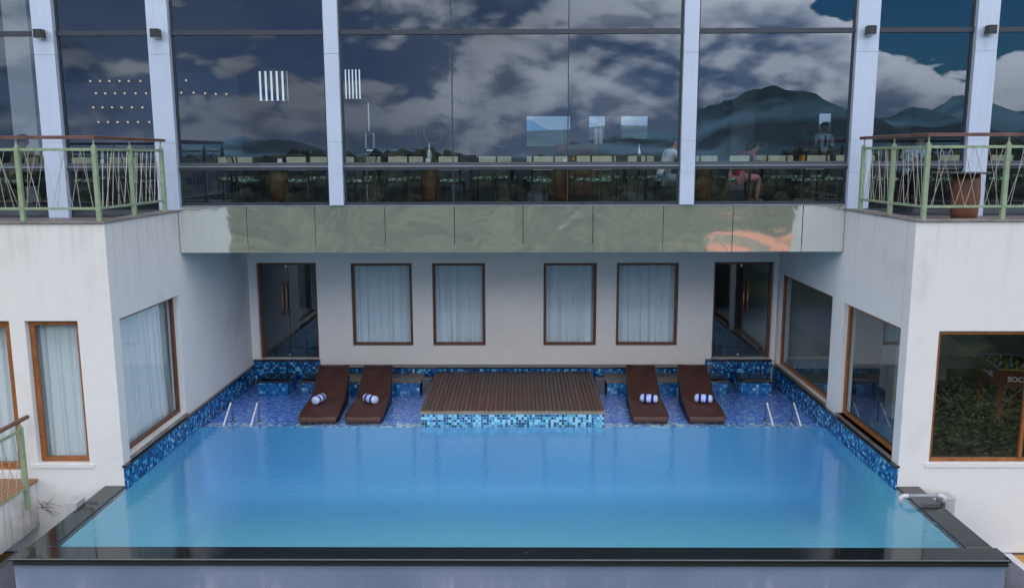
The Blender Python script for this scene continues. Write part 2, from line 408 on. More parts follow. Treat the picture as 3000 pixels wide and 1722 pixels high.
def wallgrid(axis, c0, c1, u0, u1, z0, z1, holes=()):
    """a wall slab with rectangular openings; axis 'x': thickness c0..c1 on X, runs along Y"""
    mb = MB(); us = sorted({u0, u1, *[h[0] for h in holes], *[h[1] for h in holes]}); zs = sorted({z0, z1, *[h[2] for h in holes], *[h[3] for h in holes]})
    us = [u for u in us if u0 <= u <= u1]; zs = [z for z in zs if z0 <= z <= z1]
    def solid(i, j):
        if not (0 <= i < len(us)-1 and 0 <= j < len(zs)-1): return False
        a, b = (us[i]+us[i+1])/2, (zs[j]+zs[j+1])/2
        return not any(h[0] < a < h[1] and h[2] < b < h[3] for h in holes)
    P = (lambda c, u, z: (c, u, z)) if axis == 'x' else (lambda c, u, z: (u, c, z))
    for i in range(len(us)-1):
        for j in range(len(zs)-1):
            if not solid(i, j): continue
            a, b, lo, hi = us[i], us[i+1], zs[j], zs[j+1]
            for c in (c0, c1): mb.face([P(c,a,lo), P(c,b,lo), P(c,b,hi), P(c,a,hi)])
            if not solid(i-1, j): mb.face([P(c0,a,lo), P(c1,a,lo), P(c1,a,hi), P(c0,a,hi)])
            if not solid(i+1, j): mb.face([P(c0,b,lo), P(c1,b,lo), P(c1,b,hi), P(c0,b,hi)])
            if not solid(i, j-1): mb.face([P(c0,a,lo), P(c0,b,lo), P(c1,b,lo), P(c1,a,lo)])
            if not solid(i, j+1): mb.face([P(c0,a,hi), P(c0,b,hi), P(c1,b,hi), P(c1,a,hi)])
    bmesh.ops.remove_doubles(mb.bm, verts=mb.bm.verts, dist=1e-5)
    return mb
def bars(mb, axis, c0, c1, u0, u1, z0, z1, w, bottom=True):
    B = (lambda a, b, lo, hi: mb.box(c0, c1, a, b, lo, hi)) if axis == 'x' else (lambda a, b, lo, hi: mb.box(a, b, c0, c1, lo, hi))
    B(u0, u0+w, z0, z1); B(u1-w, u1, z0, z1); B(u0+w, u1-w, z1-w, z1)
    if bottom: B(u0+w, u1-w, z0, z0+w)
    return mb
def pane(axis, c, u0, u1, z0, z1, name, m, parent):
    mb = MB()
    if axis == 'x': mb.face([(c,u0,z0),(c,u1,z0),(c,u1,z1),(c,u0,z1)])
    else: mb.face([(u0,c,z0),(u1,c,z0),(u1,c,z1),(u0,c,z1)])
    return mb.build(name, m, parent)
def window(parent, axis, c, u0, u1, z0, z1, w=.055, t=.05, gm='window_glass', fm='wood_frame', label=None, name='window'):
    f = bars(MB(), axis, c, c+t, u0, u1, z0, z1, w).build(name, M[fm], parent, .004)
    pane(axis, c+t*.5, u0+w-.005, u1-w+.005, z0+w-.005, z1-w+.005, 'pane', M[gm], f)
    if label: f['label'] = label
    return f
def curtain(axis, c, u0, u1, z0, z1, label, seed, amp=.06, flare=0.):
    rnd = random.Random(seed); mb = MB(); n = int((u1-u0)/.012); nz = 14
    ph = [rnd.uniform(0, 6.28) for _ in range(4)]; k = [rnd.uniform(38, 50), rnd.uniform(60, 80), rnd.uniform(9, 14), rnd.uniform(20, 26)]
    rows = []
    for j in range(nz+1):
        f = j/nz; row = []
        for i in range(n+1):
            u = u0+(u1-u0)*i/n
            d = amp*(math.sin(k[0]*u+ph[0]+.5*math.sin(k[2]*u))*.6+.3*math.sin(k[1]*u+ph[1]+.6*f)+.55*math.sin(k[2]*u+ph[2]+.5*f))*(.65+.35*(1-f))
            uu = u + flare*(1-f)**3*(i/n) + .012*math.sin(k[3]*u+ph[3])*(1-f)
            z = z0+(z1-z0)*f
            row.append(mb.bm.verts.new((c+d, uu, z) if axis == 'x' else (uu, c+d, z)))
        rows.append(row)
    for a, b in zip(rows, rows[1:]):
        for i in range(n): mb.bm.faces.new((a[i], a[i+1], b[i+1], b[i]))
    o = mb.build('curtain', M['curtain'], None, 0, True)
    return tag(o, label, 'curtain', 'pale curtains behind the lower windows')

# ------------------------------------------------------------------ dimensions (metres, water level z = 0)
XW = 5.812; YC = 12.03; YB = 18.27; YF = 14.66; ZT = 4.0; ZS = 3.262; ZFT = 4.075; RF = 3.99
hotel = thing('hotel_building', 'white hotel wing wrapped around the pool under a tall glazed restaurant facade', 'building', (0, 20, -1.7))
H = hotel

# lower walls
WALL_Z0 = -1.05
holesL = [(-7.10,-6.325,.36,2.54),(-8.45,-7.335,.24,2.54)]
wallgrid('y', YC, YC+.25, -13, -XW, WALL_Z0, ZT-.03, holesL).build('front_wall', M['white_wall'], H, .014)
holesR = [(6.265,8.6,.38,2.375)]
wallgrid('y', YC, YC+.25, XW, 13, WALL_Z0, ZT-.03, holesR).build('front_wall', M['white_wall'], H, .014)
wallgrid('x', -XW-.22, -XW, YC+.25, 14.9, .0, ZT-.03, [(12.26,14.46,.42,2.53)]).build('side_wall', M['white_wall'], H)
MB().box(-XW-.22, -XW, 14.9, 19.2, 0, ZS+.2).build('side_wall', M['white_wall'], H)
wallgrid('x', XW, XW+.22, YC+.25, 14.74, .0, ZT-.03, [(12.26,14.47,.40,2.38)]).build('side_wall', M['white_wall'], H)
wallgrid('x', XW, XW+.22, 14.74, 19.2, .0, ZS+.2, [(15.02,18.10,.40,2.40)]).build('side_wall', M['white_wall'], H)
WINS = [(-3.553,-2.208),(-1.763,-.599),(.684,1.853),(2.289,3.648)]
DOORS = [(-5.635,-4.315),(4.42,5.725)]
wallgrid('y', YB, YB+.22, -XW, XW, .0, ZS+.02, [(a, b, .758, 2.605) for a, b in WINS]+[(a, b, .46, 2.62) for a, b in DOORS]).build('back_wall', M['back_wall'], H)
# soffit over the shallow shelf
MB().box(-XW, XW, YF+.04, YB+.3, ZS, ZS+.12).build('soffit', M['soffit'], H)
MB().box(-XW, XW, YF+.10, YF+.16, ZS+.12, ZFT-.02).build('fascia_backing', M['dark_gap'], H)
FJ = [-5.806,-4.606,-3.411,-2.189,-.976,.221,1.438,2.66,3.866,5.077,5.806]
for i, (a, b) in enumerate(zip(FJ, FJ[1:])):
    o = MB().box(a+.006, b-.006, YF, YF+.03, ZS-.012, ZFT-.022).build('fascia_panel', M['fascia'], H, .003)
    if i == 8: o['label'] = 'mirror panel catching an orange roof reflection'
MB().box(-XW+.002, XW-.002, YF-.006, YF+.2, ZFT-.02, ZFT).build('fascia_capping', M['transom_hi'], H)
# parapet copings and balcony floors
for s in (-1, 1):
    x0, x1 = (-13, -XW+.03) if s < 0 else (XW-.03, 13)
    MB().box(x0, x1, YC-.03, YC+.28, ZT-.03, ZT).build('parapet_coping', M['grey_stone'] if 'grey_stone' in M else M.setdefault('grey_stone', simple('grey stone coping', (.20,.185,.18), .7, 0, .4, 5., .3)), H, .004)
    xa, xb = (-XW-.25, -XW+.03) if s < 0 else (XW-.03, XW+.25)
    MB().box(xa, xb, YC+.28, 14.9, ZT-.03, ZT).build('parapet_coping', M['grey_stone'], H, .004)
    xa, xb = (-13, -XW-.22) if s < 0 else (XW+.22, 13)
    MB().box(xa, xb, YC+.25, 14.9, 3.72, 3.87).build('balcony_floor', simple('balcony tile', (.15,.125,.135), .5, 0, .2, 3.), H)
# facade columns
COLS = [(-8.039,-7.69,3.87),(-6.101,-5.743,ZT),(-3.131,-2.889,ZFT),(2.923,3.168,ZFT),(5.805,6.171,ZT),(7.788,8.146,3.87)]
for a, b, zb in COLS:
    mb = MB(); zz = [zb+.002, 4.62, 5.16, 6.62, 8.1, 9.6]
    for lo, hi in zip(zz, zz[1:]): mb.box(a, b, 14.60, 14.72, lo+.003, hi-.003)
    mb.box(a+.01, b-.01, 14.61, 14.715, zb, 9.6)
    mb.build('column', M['alum'], H)
YG = 14.72
BAYS = [(-11.5,-8.039,3.88),(-7.69,-6.101,3.88),(-5.743,-3.131,ZFT),(-2.889,-.991,ZFT),(-.991,.995,ZFT),(.995,2.923,ZFT),(3.168,5.805,ZFT),(6.171,7.788,3.88),(8.146,11.5,3.88)]
def facade_pane(axis, c, u0, u1, z0, z1, name, m, parent):
    rr = random.Random(int(u0*1000+z0*77)); k = [rr.uniform(-.0045, .0045) for _ in range(2)]; kz = rr.uniform(-.003, .003)
    MB().face([(u0,c+k[0]-kz,z0),(u1,c+k[1]-kz,z0),(u1,c+k[1]+kz,z1),(u0,c+k[0]+kz,z1)]).build(name, m, parent)
for a, b, zb in BAYS:
    facade_pane('y', YG, a+.008, b-.008, zb+.01, 4.68, 'facade_pane', M['facade_glass'], H)
    facade_pane('y', YG, a+.008, b-.008, 4.81, 6.94, 'facade_pane', M['facade_glass'], H)
    facade_pane('y', YG, a+.008, b-.008, 7.02, 9.5, 'facade_pane', M['facade_glass'], H)
for x in (-.991, .995):
    MB().box(x-.009, x+.009, YG-.012, YG+.02, ZFT, 9.5).build('glazing_joint', M['transom'], H)
segs = [(-11.5,-8.039,3.87),(-7.69,-6.101,3.87),(-5.743,-3.131,ZFT),(-2.889,2.923,ZFT),(3.168,5.805,ZFT),(6.171,7.788,3.87),(8.146,11.5,3.87)]
for a, b, zb in segs:
    MB().box(a, b, YG-.04, YG+.04, 6.94, 7.02).build('upper_transom', M['transom'], H)
    o = MB().box(a, b, YG-.05, YG+.12, 4.68, 4.735).build('lower_transom', M['transom'], H)
    MB().box(a, b, YG-.056, YG+.12, 4.735, 4.752).build('edge_strip', M['transom_hi'], o)
    MB().box(a, b, YG-.03, YG+.12, 4.752, 4.81).build('upper_rail', simple('slate rail', (.06,.08,.10), .4, 0, .1), o)
    MB().box(a, b, YG-.03, YG+.05, zb+.0, zb+.05).build('sill_rail', M['transom'], H)
    for x in (a+.02, b-.02): MB().box(x-.018, x+.018, YG-.02, YG+.04, zb+.05, 9.5).build('glazing_frame', M['transom'], H)
# restaurant shell
MB().box(-12, 12, 14.9, 26.4, 3.7, RF).build('restaurant_floor', M['rest_floor'], H)
MB().box(-13, 13, 14.5, 26.8, 9.6, 9.9).build('roof', M['white_wall'], H)
YR = 26.0
BW = []
for u0, u1, v0, v1 in ((1540,1690,338,432),(1720,1775,338,412),(1818,1900,338,410),(1072,1085,298,388),(2400,2440,330,420),(2690,2730,340,400)):
    a, b = at(u0, v0, YR), at(u1, v1, YR); BW.append((a.x, b.x, b.z, a.z))
SL = []
for u0, u1, v0, v1 in ((742,845,205,298),(1000,1064,200,292)):
    a, b = at(u0, v0, YR), at(u1, v1, YR); SL.append((a.x, b.x, b.z, a.z))
wallgrid('y', YR, YR+.3, -12, 12, RF, 9.6, BW+SL).build('restaurant_wall', M['rest_wall'], H)
MB().box(-12.3, -12, 14.9, 26.3, 3.7, 9.6).build('restaurant_wall', M['rest_wall'], H)
MB().box(12, 12.3, 14.9, 26.3, 3.7, 9.6).build('restaurant_wall', M['rest_wall'], H)
for a, b, z0, z1 in BW: window(H, 'y', YR+.05, a, b, z0, z1, .03, .05, 'rear_glass', 'black_metal')
for a, b, z0, z1 in SL:
    w = window(H, 'y', YR+.1, a, b, z0, z1, .03, .05, 'window_glass', 'black_metal', 'slatted high window')
    mb = MB(); n = 6
    for k in range(n):
        x = a+(b-a)*(k+.55)/n; sw = (b-a)*.048; mb.box(x-sw, x+sw, YR+.02, YR+.06, z0+.03, z1-.03)
    mb.build('slats', M['slat_grey'], w)
for u, Y, w in ((66,17.5,.5),(1345,23.5,.55),(1700,24.,.5),(2180,23.,.6)):
    c = at(u, 300, Y); MB().box(c.x-w/2, c.x+w/2, Y, Y+w, RF, 9.6).build('pillar', M['white_wall'] if u < 100 else M['rest_wall'], H)
fw0, fw1 = at(175, 300, 21.).x, at(700, 300, 21.).x
MB().box(fw0, fw1, 21.0, 21.2, RF, at(200, 214, 21.).z).build('feature_wall', M['feature_wall'], H)
# rooms behind the lower walls
def room(x0, x1, y0, y1, z0, z1, fm='room_floor', wm='room_wall', sides='lr'):
    MB().box(x0, x1, y0, y1, z0-.1, z0).build('room_floor', M[fm], H)
    MB().box(x0, x1, y0, y1, z1, z1+.1).build('room_ceiling', M[wm], H)
    mb = MB()
    if 'l' in sides: mb.box(x0-.1, x0, y0, y1, z0-.1, z1+.1)
    if 'r' in sides: mb.box(x1, x1+.1, y0, y1, z0-.1, z1+.1)
    mb.box(x0-.1, x1+.1, y1, y1+.1, z0-.1, z1+.1)
    mb.build('room_wall', M[wm], H)
room(-4.0, 4.0, YB+.24, 22, .1, 3.0)                         # behind the four curtained windows
room(-11.5, -XW-.225, YC+.255, 18.2, .05, 3.3, sides='l')                  # left bedroom
room(XW+.225, 11.5, YC+.255, 18.4, .2, 3.2, sides='r')                     # game room
room(-5.75, -4.2, YB+.24, 26, .44, 2.9, 'room_floor', 'rest_wall')
room(4.28, 5.85, YB+.24, 27, .44, 2.9)
for x, y, w in ((7.6,16.6,.35),(8.9,17.4,.3),(6.9,14.75,.3)):
    MB().box(x, x+w, y, y+w, .2, 3.2).build('pillar', M['room_wall'], H)
MB().box(-4.75, -4.25, 19.5, 22.5, 1.35, 2.85).build('corridor_panel', M['room_wall'], H)
# lower windows
window(H, 'y', YC+.10, -7.10, -6.325, .36, 2.54, .075, .06, 'window_glass', 'orange_frame', 'narrow window with orange brown frame')
window(H, 'x', -XW-.16, 12.26, 14.46, .42, 2.53, .06, .06, 'window_glass', 'wood_frame')
window(H, 'x', XW+.08, 15.02, 18.10, .40, 2.40, .06, .06, 'dark_glass', 'orange_frame')
window(H, 'x', XW+.08, 12.26, 14.47, .40, 2.38, .06, .06, 'dark_glass', 'orange_frame')
wf = window(H, 'y', YC+.06, 6.265, 8.6, .38, 2.375, .055, .06, 'game_glass' if 'game_glass' in M else M.setdefault('game_glass', glass('reflective window glass', (.92,.95,.95), .20)) and 'game_glass', 'orange_frame', 'wide window reflecting trees')
MB().box(7.62, 7.66, YC+.05, YC+.10, .435, 2.32).build('mullion', M['orange_frame'], wf)
for a, b in WINS: window(H, 'y', YB+.06, a, b, .758, 2.605, .062, .06, 'window_glass', 'wood_frame')
MB().box(-7.2, -6.25, YC-.02, YC+.1, .30, .355).build('window_sill', M['white_wall'], H)
MB().box(6.2, 8.7, YC-.02, YC+.06, .32, .375).build('window_sill', M['white_wall'], H)
# doors
def glass_door(a, b, hx):
    d = bars(MB(), 'y', YB+.10, YB+.18, a, b, .46, 2.62, .06, False).build('door', M['wood_frame'], H, .003)
    pane('y', YB+.14, a+.06, b-.06, .47, 2.56, 'pane', M['door_glass'], d)
    mid = (a+b)/2
    MB().box(mid-.004, mid+.004, YB+.132, YB+.148, .47, 2.56).build('leaf_edge', M['black_metal'], d)
    mb = MB()
    for x in (hx, hx+.09): mb.tube([(x, YB+.07, 1.42), (x, YB+.07, 2.18)], .012)
    for z in (1.5, 2.1): mb.tube([(hx, YB+.07, z), (hx, YB+.14, z)], .008); mb.tube([(hx+.09, YB+.07, z), (hx+.09, YB+.14, z)], .008)
    mb.build('handle', M['copper'], d, 0, True)
    for z in (.50, 2.5): MB().box(mid-.06, mid-.01, YB+.125, YB+.155, z, z+.05).build('patch_fitting', M['chrome'], d)
M['door_glass'] = glass('door glass', (.62,.70,.70), .12)
glass_door(*DOORS[0], -5.10); glass_door(*DOORS[1], 5.10)
ld = bars(MB(), 'y', YC+.08, YC+.15, -8.45, -7.335, .24, 2.54, .11).build('door', M['orange_frame'], H, .004)
ld['label'] = 'glazed balcony door with thick orange brown frame'
pane('y', YC+.115, -8.35, -7.44, .34, 2.44, 'pane', M['window_glass'], ld)
# lower left balcony slab
MB().box(-10.5, -7.17, 9.6, YC, -.62, .08).build('balcony_slab', M['weathered'], H, .006)
MB().box(-10.5, -7.13, 9.6, YC, .08, .125).build('balcony_deck', M['timber'], H)
# curtains
CL = ['pale blue curtain behind the leftmost wide window of the back wall','pale blue curtain in the narrow window left of the wall centre','pale blue curtain in the narrow window right of the wall centre','pale blue curtain behind the rightmost wide window of the back wall']
for (a, b), l, sd in zip(WINS, CL, (1,2,3,4)): curtain('y', YB+.185, a+.012, b-.012, .765, 2.6, l, sd, .042)
curtain('y', YC+.33, -7.2, -6.2, .2, 2.62, 'sheer curtain in the narrow window beside the left balcony', 5, .04)
curtain('x', -XW-.36, 12.2, 14.72, .3, 2.65, 'tall sheer curtain part drawn behind the left poolside window', 6, .04, .12)
curtain('y', YC+.36, -8.4, -7.42, .2, 2.6, 'white curtain behind the glazed door of the lower left balcony', 7, .04)

# ------------------------------------------------------------------ pool
pool = thing('swimming_pool', 'blue tiled infinity pool with black granite rim and grey outer wall', 'pool', (0, 12, -1.7))
P = pool; XI = 5.80; YI = 10.03; YO = 9.70; YS = 15.02
mb = MB(); mb.box(-6.14, 6.14, 9.73, 9.85, -3.2, -.03); mb.box(-6.14, -6.0, 9.85, 12.0, -3.2, -.03); mb.box(6.0, 6.14, 9.85, 12.0, -3.2, -.03)
mb.build('tank_wall', M['tank'], P)
MB().box(-6.17, 6.19, YO, YI, -.03, .010).build('coping', M['granite'], P, .006)
MB().box(-6.13, 6.15, YO-.012, YO+.05, -.075, -.032).build('drip_edge', M['black_metal'], P)
MB().box(-6.17, 6.19, YO-.006, YO+.0, -.004, .006).build('edge_trim', M['transom_hi'], P)
MB().box(-6.11, -XI, YI+.001, YC-.005, -.03, .014).build('coping', M['granite'], P, .004)
MB().box(XI, 6.14, YI+.001, YC-.005, -.03, .014).build('coping', M['granite'], P, .006)
# basin floor and inner faces
mb = MB(); nx, ny = 96, 60; rows = []
def spread(k, n): q = k/n; return .5-.5*math.cos(math.pi*q)
for jy in range(ny+1):
    y = YI+(YS-.013-YI)*spread(jy, ny); row = []
    for ix in range(nx+1):
        x = -XI+2*XI*spread(ix, nx)
        e = 1.0
        for dd, kk in ((XI-abs(x), .10), (y-YI, .10), (YS-.013-y, .16)): e *= 1-math.exp(-dd/kk)
        row.append(mb.bm.verts.new((x, y, -.06-(.95+.35*(y-YI)/5)*e)))
    rows.append(row)
for a, b in zip(rows, rows[1:]):
    for ix in range(nx): mb.bm.faces.new((a[ix], a[ix+1], b[ix+1], b[ix]))
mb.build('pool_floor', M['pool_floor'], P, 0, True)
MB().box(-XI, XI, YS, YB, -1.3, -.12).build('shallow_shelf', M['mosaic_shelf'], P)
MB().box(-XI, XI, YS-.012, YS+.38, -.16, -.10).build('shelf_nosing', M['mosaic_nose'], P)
# mosaic bands along the walls with stone ledges
for s in (-1, 1):
    x0, x1 = sorted((s*XI, s*(XW-.03)))
    xa, xb = sorted((s*(XI-.03), s*(XW+.0)))
    mb = MB(); mb.box(*sorted((s*(XI-.02), s*XW)), YC, YS, -.045, .30); mb.box(*sorted((s*(XI-.02), s*XW)), YS, YB-.02, -.16, .30); mb.build('mosaic_band', M['mosaic_dark'], P)
    MB().box(*sorted((s*(XI-.05), s*(XW+.02))), YC-.01, YB-.03, .302, .335).build('ledge', M['granite'], P, .004)
    win = (12.26,14.46) if s < 0 else (12.26,14.47)
    MB().box(*sorted((s*(XI-.03), s*(XW+.2))), *win, .36, .40).build('window_ledge', M['brown_stone'] if s > 0 else M['grey_stone'], P, .004)
MB().box(XI-.03, XW+.2, 15.02, 18.10, .36, .395).build('window_ledge', M['brown_stone'], P, .004)
MB().box(-4.31, 4.42, 18.03, YB-.001, -.1, .30).build('mosaic_band', M['mosaic_dark'], P)
MB().box(-4.33, 4.44, 18.0, YB-.001, .302, .333).build('ledge', M['granite'], P, .004)
for a, b in DOORS:
    MB().box(a-.14, b+.02, YB-.04, YB-.001, -.1, .41).build('mosaic_band', M['mosaic_dark'], P)
    MB().box(a-.14, b+.02, YB-.08, YB+.1, .412, .455).build('door_threshold', M['granite'], P, .004)
w = MB().face([(-XI,YI-.004,0),(XI,YI-.004,0),(XI,YB,0),(-XI,YB,0)]).build('pool_water', M['water']); struct(w)

def bench(x0, x1, label, top='brown_stone', name='tiled_bench', cat='bench', gap=()):
    t = thing(name, label, cat, ((x0+x1)/2, 17.66, -.2))
    MB().box(x0, x1, 17.33, 18.02, -.2, .165).build('mosaic_face', M['mosaic_dark'] if False else M['mosaic_mid'], t)
    MB().box(x0-.04, x1+.04, 17.29, 18.025, .167, .205).build('top_slab', M[top], t, .004)
    return t
M['mosaic_mid'] = mosaic('cyan blue mosaic', [(0,MID),(.22,(.012,.13,.38)),(.5,AZ),(.72,CY),(.92,PALE)], .07, (.015,.14,.36))
bench(-4.0, -1.97, 'brown stone topped tiled bench behind the two left loungers')
bench(2.02, 4.15, 'brown stone topped tiled bench behind the two right loungers')
bench(-4.49, -4.08, 'short black topped tiled block beside the left door step', 'granite', 'tiled_block', 'block')
bench(4.23, 4.56, 'short black topped tiled block beside the right door step', 'granite', 'tiled_block', 'block')
bench(-5.42, -4.79, 'black granite topped tiled step below the left glass door', 'granite', 'door_step', 'step')
bench(4.865, 5.494, 'black granite topped tiled step below the right glass door', 'granite', 'door_step', 'step')
tag(MB().box(-1.93, -1.73, 17.45, 17.75, -.2, .21).build('stone_block', M['granite'], None, .006), 'small black stone block wedged left of the timber deck', 'block')
tag(MB().box(1.77, 1.98, 17.45, 17.75, -.2, .21).build('stone_block', M['granite'], None, .006), 'small black stone block wedged right of the timber deck', 'block')

# timber deck
dk = thing('timber_deck', 'square brown timber deck with blue mosaic front standing in the shallow water', 'deck', (.02, 16.6, -.2))
MB().box(-1.68, 1.72, 15.035, 17.95, -.2, .195).build('mosaic_base', M['mosaic_pale'], dk)
mb = MB(); x = -1.70
while x < 1.735: mb.box(x+.004, min(x+.076, 1.742), 15.11, 18.0, .2, .232); x += .08
mb.build('planks', M['deck'], dk)
MB().box(-1.68, 1.72, 15.12, 17.98, .196, .203).build('underlay', M['dark_gap'], dk)
mb = MB(); x = -1.70
while x < 1.735: mb.box(x+.003, min(x+.077, 1.742), 15.015, 15.105, .2, .236); x += .08
mb.build('edge_board', M['deck_nose'], dk)

# loungers
def lounger_mesh(t, wf, wh):
    top = [(0,-.01),(.012,.045),(.05,.075),(.3,.105),(.6,.13),(.85,.135),(1.05,.135),(1.18,.16),(1.32,.225),(1.5,.325),(1.7,.44),(1.9,.545),(1.97,.58)]
    th = [.03,.05,.06,.07,.07,.07,.075,.08,.08,.07,.06,.05,.04]
    def smooth(pts, n=3):
        out = []
        for i in range(len(pts)-1):
            p0 = pts[max(i-1,0)]; p1 = pts[i]; p2 = pts[i+1]; p3 = pts[min(i+2,len(pts)-1)]
            for k in range(n):
                q = k/n
                out.append(tuple(.5*((2*p1[j])+(-p0[j]+p2[j])*q+(2*p0[j]-5*p1[j]+4*p2[j]-p3[j])*q*q+(-p0[j]+3*p1[j]-3*p2[j]+p3[j])*q**3) for j in range(len(p1))))
        return out+[pts[-1]]
    P3 = smooth([(y, z, h) for (y, z), h in zip(top, th)])
    mb = MB(); rows = []
    for y, z, h in P3:
        w = (wf+(wh-wf)*max(0, min(1, (y-.2)/1.6)))/2
        if y < .08: w *= .90+.10*(y/.08)
        ed = .028
        sec = [(-w, z-h), (-w, z-ed), (-w+.012, z-.008), (-w+.04, z), (0, z-.012), (w-.04, z), (w-.012, z-.008), (w, z-ed), (w, z-h)]
        rows.append([mb.bm.verts.new((sx, y, sz)) for sx, sz in sec])
    for a, b in zip(rows, rows[1:]):
        n = len(a)
        for i in range(n): mb.bm.faces.new((a[i], a[(i+1)%n], b[(i+1)%n], b[i]))
    mb.bm.faces.new(rows[0]); mb.bm.faces.new(rows[-1][::-1])
    mb.build('seat_shell', M['brown_lounger'], t, 0, True, True)
    for sx in (-1, 1):
        pts = [(.10,-.2),(.10,.0),(.6,.065),(1.1,.06),(1.25,.09),(1.72,.38),(1.80,.40),(1.5,-.2)]
        mb = MB(); w = wf/2-.06; mb.prism(pts, sx*w-.02, sx*w+.02); mb.build('side_frame', M['lounger_edge'], t, .004, False, True)
    mb = MB(); mb.box(-wf/2+.1, wf/2-.1, .9, .94, -.2, .06); mb.build('cross_brace', M['lounger_edge'], t, 0, False, True)
LX = [(-3.66,15.24,R(2.6),.76,.64,'brown sun lounger farthest left, its towel seen end on'),(-2.80,15.24,R(0.5),.72,.62,'brown sun lounger just left of the timber deck'),
      (2.62,15.26,R(-2.2),.71,.62,'brown sun lounger just right of the timber deck'),(3.69,15.26,R(-2.6),.72,.62,'brown sun lounger nearest the right handrails')]
for x, y, rz, wf_, wh_, lb in LX:
    t = thing('sun_lounger', lb, 'sun lounger', (x, y, 0), rz, 'brown loungers standing in the shallow shelf'); lounger_mesh(t, wf_, wh_)
def towel(x, y, z, rz, label):
    t = thing('rolled_towel', label, 'towel', (x, y, z), rz, 'rolled striped towels on the loungers')
    mb = MB(); n = 24; L = .165; prof = [(.0,-L-.006),(.055,-L),(.078,-L+.02),(.082,0),(.078,L-.02),(.055,L),(0,L+.006)]
    prof = [(max(r,.002), h) for r, h in prof]
    mb.lathe(prof, (0,0,0), n)
    mb.rot(Matrix.Rotation(R(90), 4, 'Y'))
    for v in mb.bm.verts: v.co.z += .08; v.co.z = max(v.co.z, .004)
    mb.build('roll', M['towel'], t, 0, True, True)
    for sx in (-1, 1):       # spiral fold on each end
        path = [(sx*(L+.004), (.012+.0095*k)*math.cos(k*.75), .08+(.012+.0095*k)*.9*math.sin(k*.75)) for k in range(7)]
        MB().tube(path, .005, 5).build('fold', M['towel_edge'], t, 0, True, True)
M['towel_edge'] = simple('towel edge', (.52,.56,.68), .9)
towel(-3.80, 15.98, .13, R(72), 'rolled white towel with its round end facing forward, on the farthest left lounger')
towel(-2.78, 15.98, .13, R(-38), 'rolled blue striped towel lying askew on the lounger left of the deck')
towel(2.70, 16.0, .13, R(-16), 'rolled blue striped towel on the lounger right of the deck')
towel(3.77, 16.0, .13, R(-16), 'rolled blue striped towel on the lounger nearest the right wall')
# pool handrails
def handrail(x, label):
    t = thing('pool_handrail', label, 'handrail', (x, 15.6, -.2), 0, 'steel handrails at the pool steps')
    MB().tube([(x,15.0,-.035),(x,15.04,.0),(x,15.43,.265),(x,15.46,.281)], .016, 10).build('sloping_rail', M['sky_lit_steel'], t, 0, True)
    MB().tube([(x,15.46,.281),(x,15.485,.286),(x,15.515,.27),(x,15.53,.20),(x,15.53,-.12)], .0155, 10).build('rear_leg', M['dim_steel'], t, 0, True)
    MB().lathe([(.05,-.12),(.05,-.105),(.022,-.10)], (x,15.53,0), 14).build('base_flange', M['chrome'], t, 0, True)
for x, l in ((-5.36,'slim steel pool handrail closest to the left wall'),(-4.85,'slim steel pool handrail on the inner side of the left pair'),(4.85,'slim steel pool handrail on the inner side of the right pair'),(5.36,'slim steel pool handrail closest to the right wall')): handrail(x, l)

# pipe, boxes, twigs
t = thing('overflow_pipe', 'white elbowed pipe lying over the right granite rim', 'pipe', (6.0, 11.43, .03))
MB().tube([(5.68,11.43,.115),(6.16,11.43,.115)], .027, 14).build('pipe_run', M['pvc_grey'], t, 0, True)
MB().tube([(5.60,11.43,.0),(5.60,11.43,.09),(5.625,11.43,.112),(5.70,11.43,.115)], [.03,.03,.031,.03], 14).build('elbow', M['pvc'], t, 0, True)
MB().tube([(6.12,11.43,.115),(6.19,11.43,.112),(6.215,11.43,.085),(6.215,11.43,.02)], [.03,.031,.031,.03], 14).build('elbow', M['pvc'], t, 0, True)
MB().tube([(6.215,11.43,.03),(6.215,11.43,-.9)], .027, 14).build('drop_pipe', M['black_metal'], t, 0, True)
t = thing('valve_box', 'grey valve box mounted beside the right pool rim', 'box', (6.34, 11.6, -.3))
MB().box(6.26, 6.42, 11.5, 11.75, -.35, .02).build('body', M['grey_box'], t, .008); MB().box(6.25, 6.43, 11.49, 11.76, .021, .04).build('lid', M['grey_box'], t, .004)
MB().box(6.139, 6.26, 11.6, 11.68, -.2, -.14).build('bracket', M['black_metal'], t)
t = thing('overflow_box', 'small grey box fixed to the outside of the left pool rim', 'box', (-6.25, 11.3, -.2))
MB().box(-6.27, -6.115, 11.2, 11.45, -.35, .07).build('body', M['grey_box'], t, .008); MB().box(-6.28, -6.113, 11.19, 11.46, .071, .085).build('lid', M['grey_box'], t, .004)
t = thing('dry_plant', 'withered grey twigs growing from the wall beside the lower left balcony', 'plant', (-7.05, 11.98, -.35))
rnd = random.Random(3)
for k in range(16):
    p = Vector((-7.06+rnd.uniform(-.04,.04), 11.99, -.30+rnd.uniform(-.2,.1))); path = [p]; d = Vector((rnd.uniform(-.4,1.), rnd.uniform(-.25,-.02), rnd.uniform(-.5,1.)))
    for j in range(4): path.append(path[-1]+d*.055); d += Vector((rnd.uniform(-.3,.3), rnd.uniform(-.06,.03), rnd.uniform(-.35,.25)))
    MB().tube(path, [.005,.004,.003,.002,.0015], 5).build('twig', M['twig'], t)
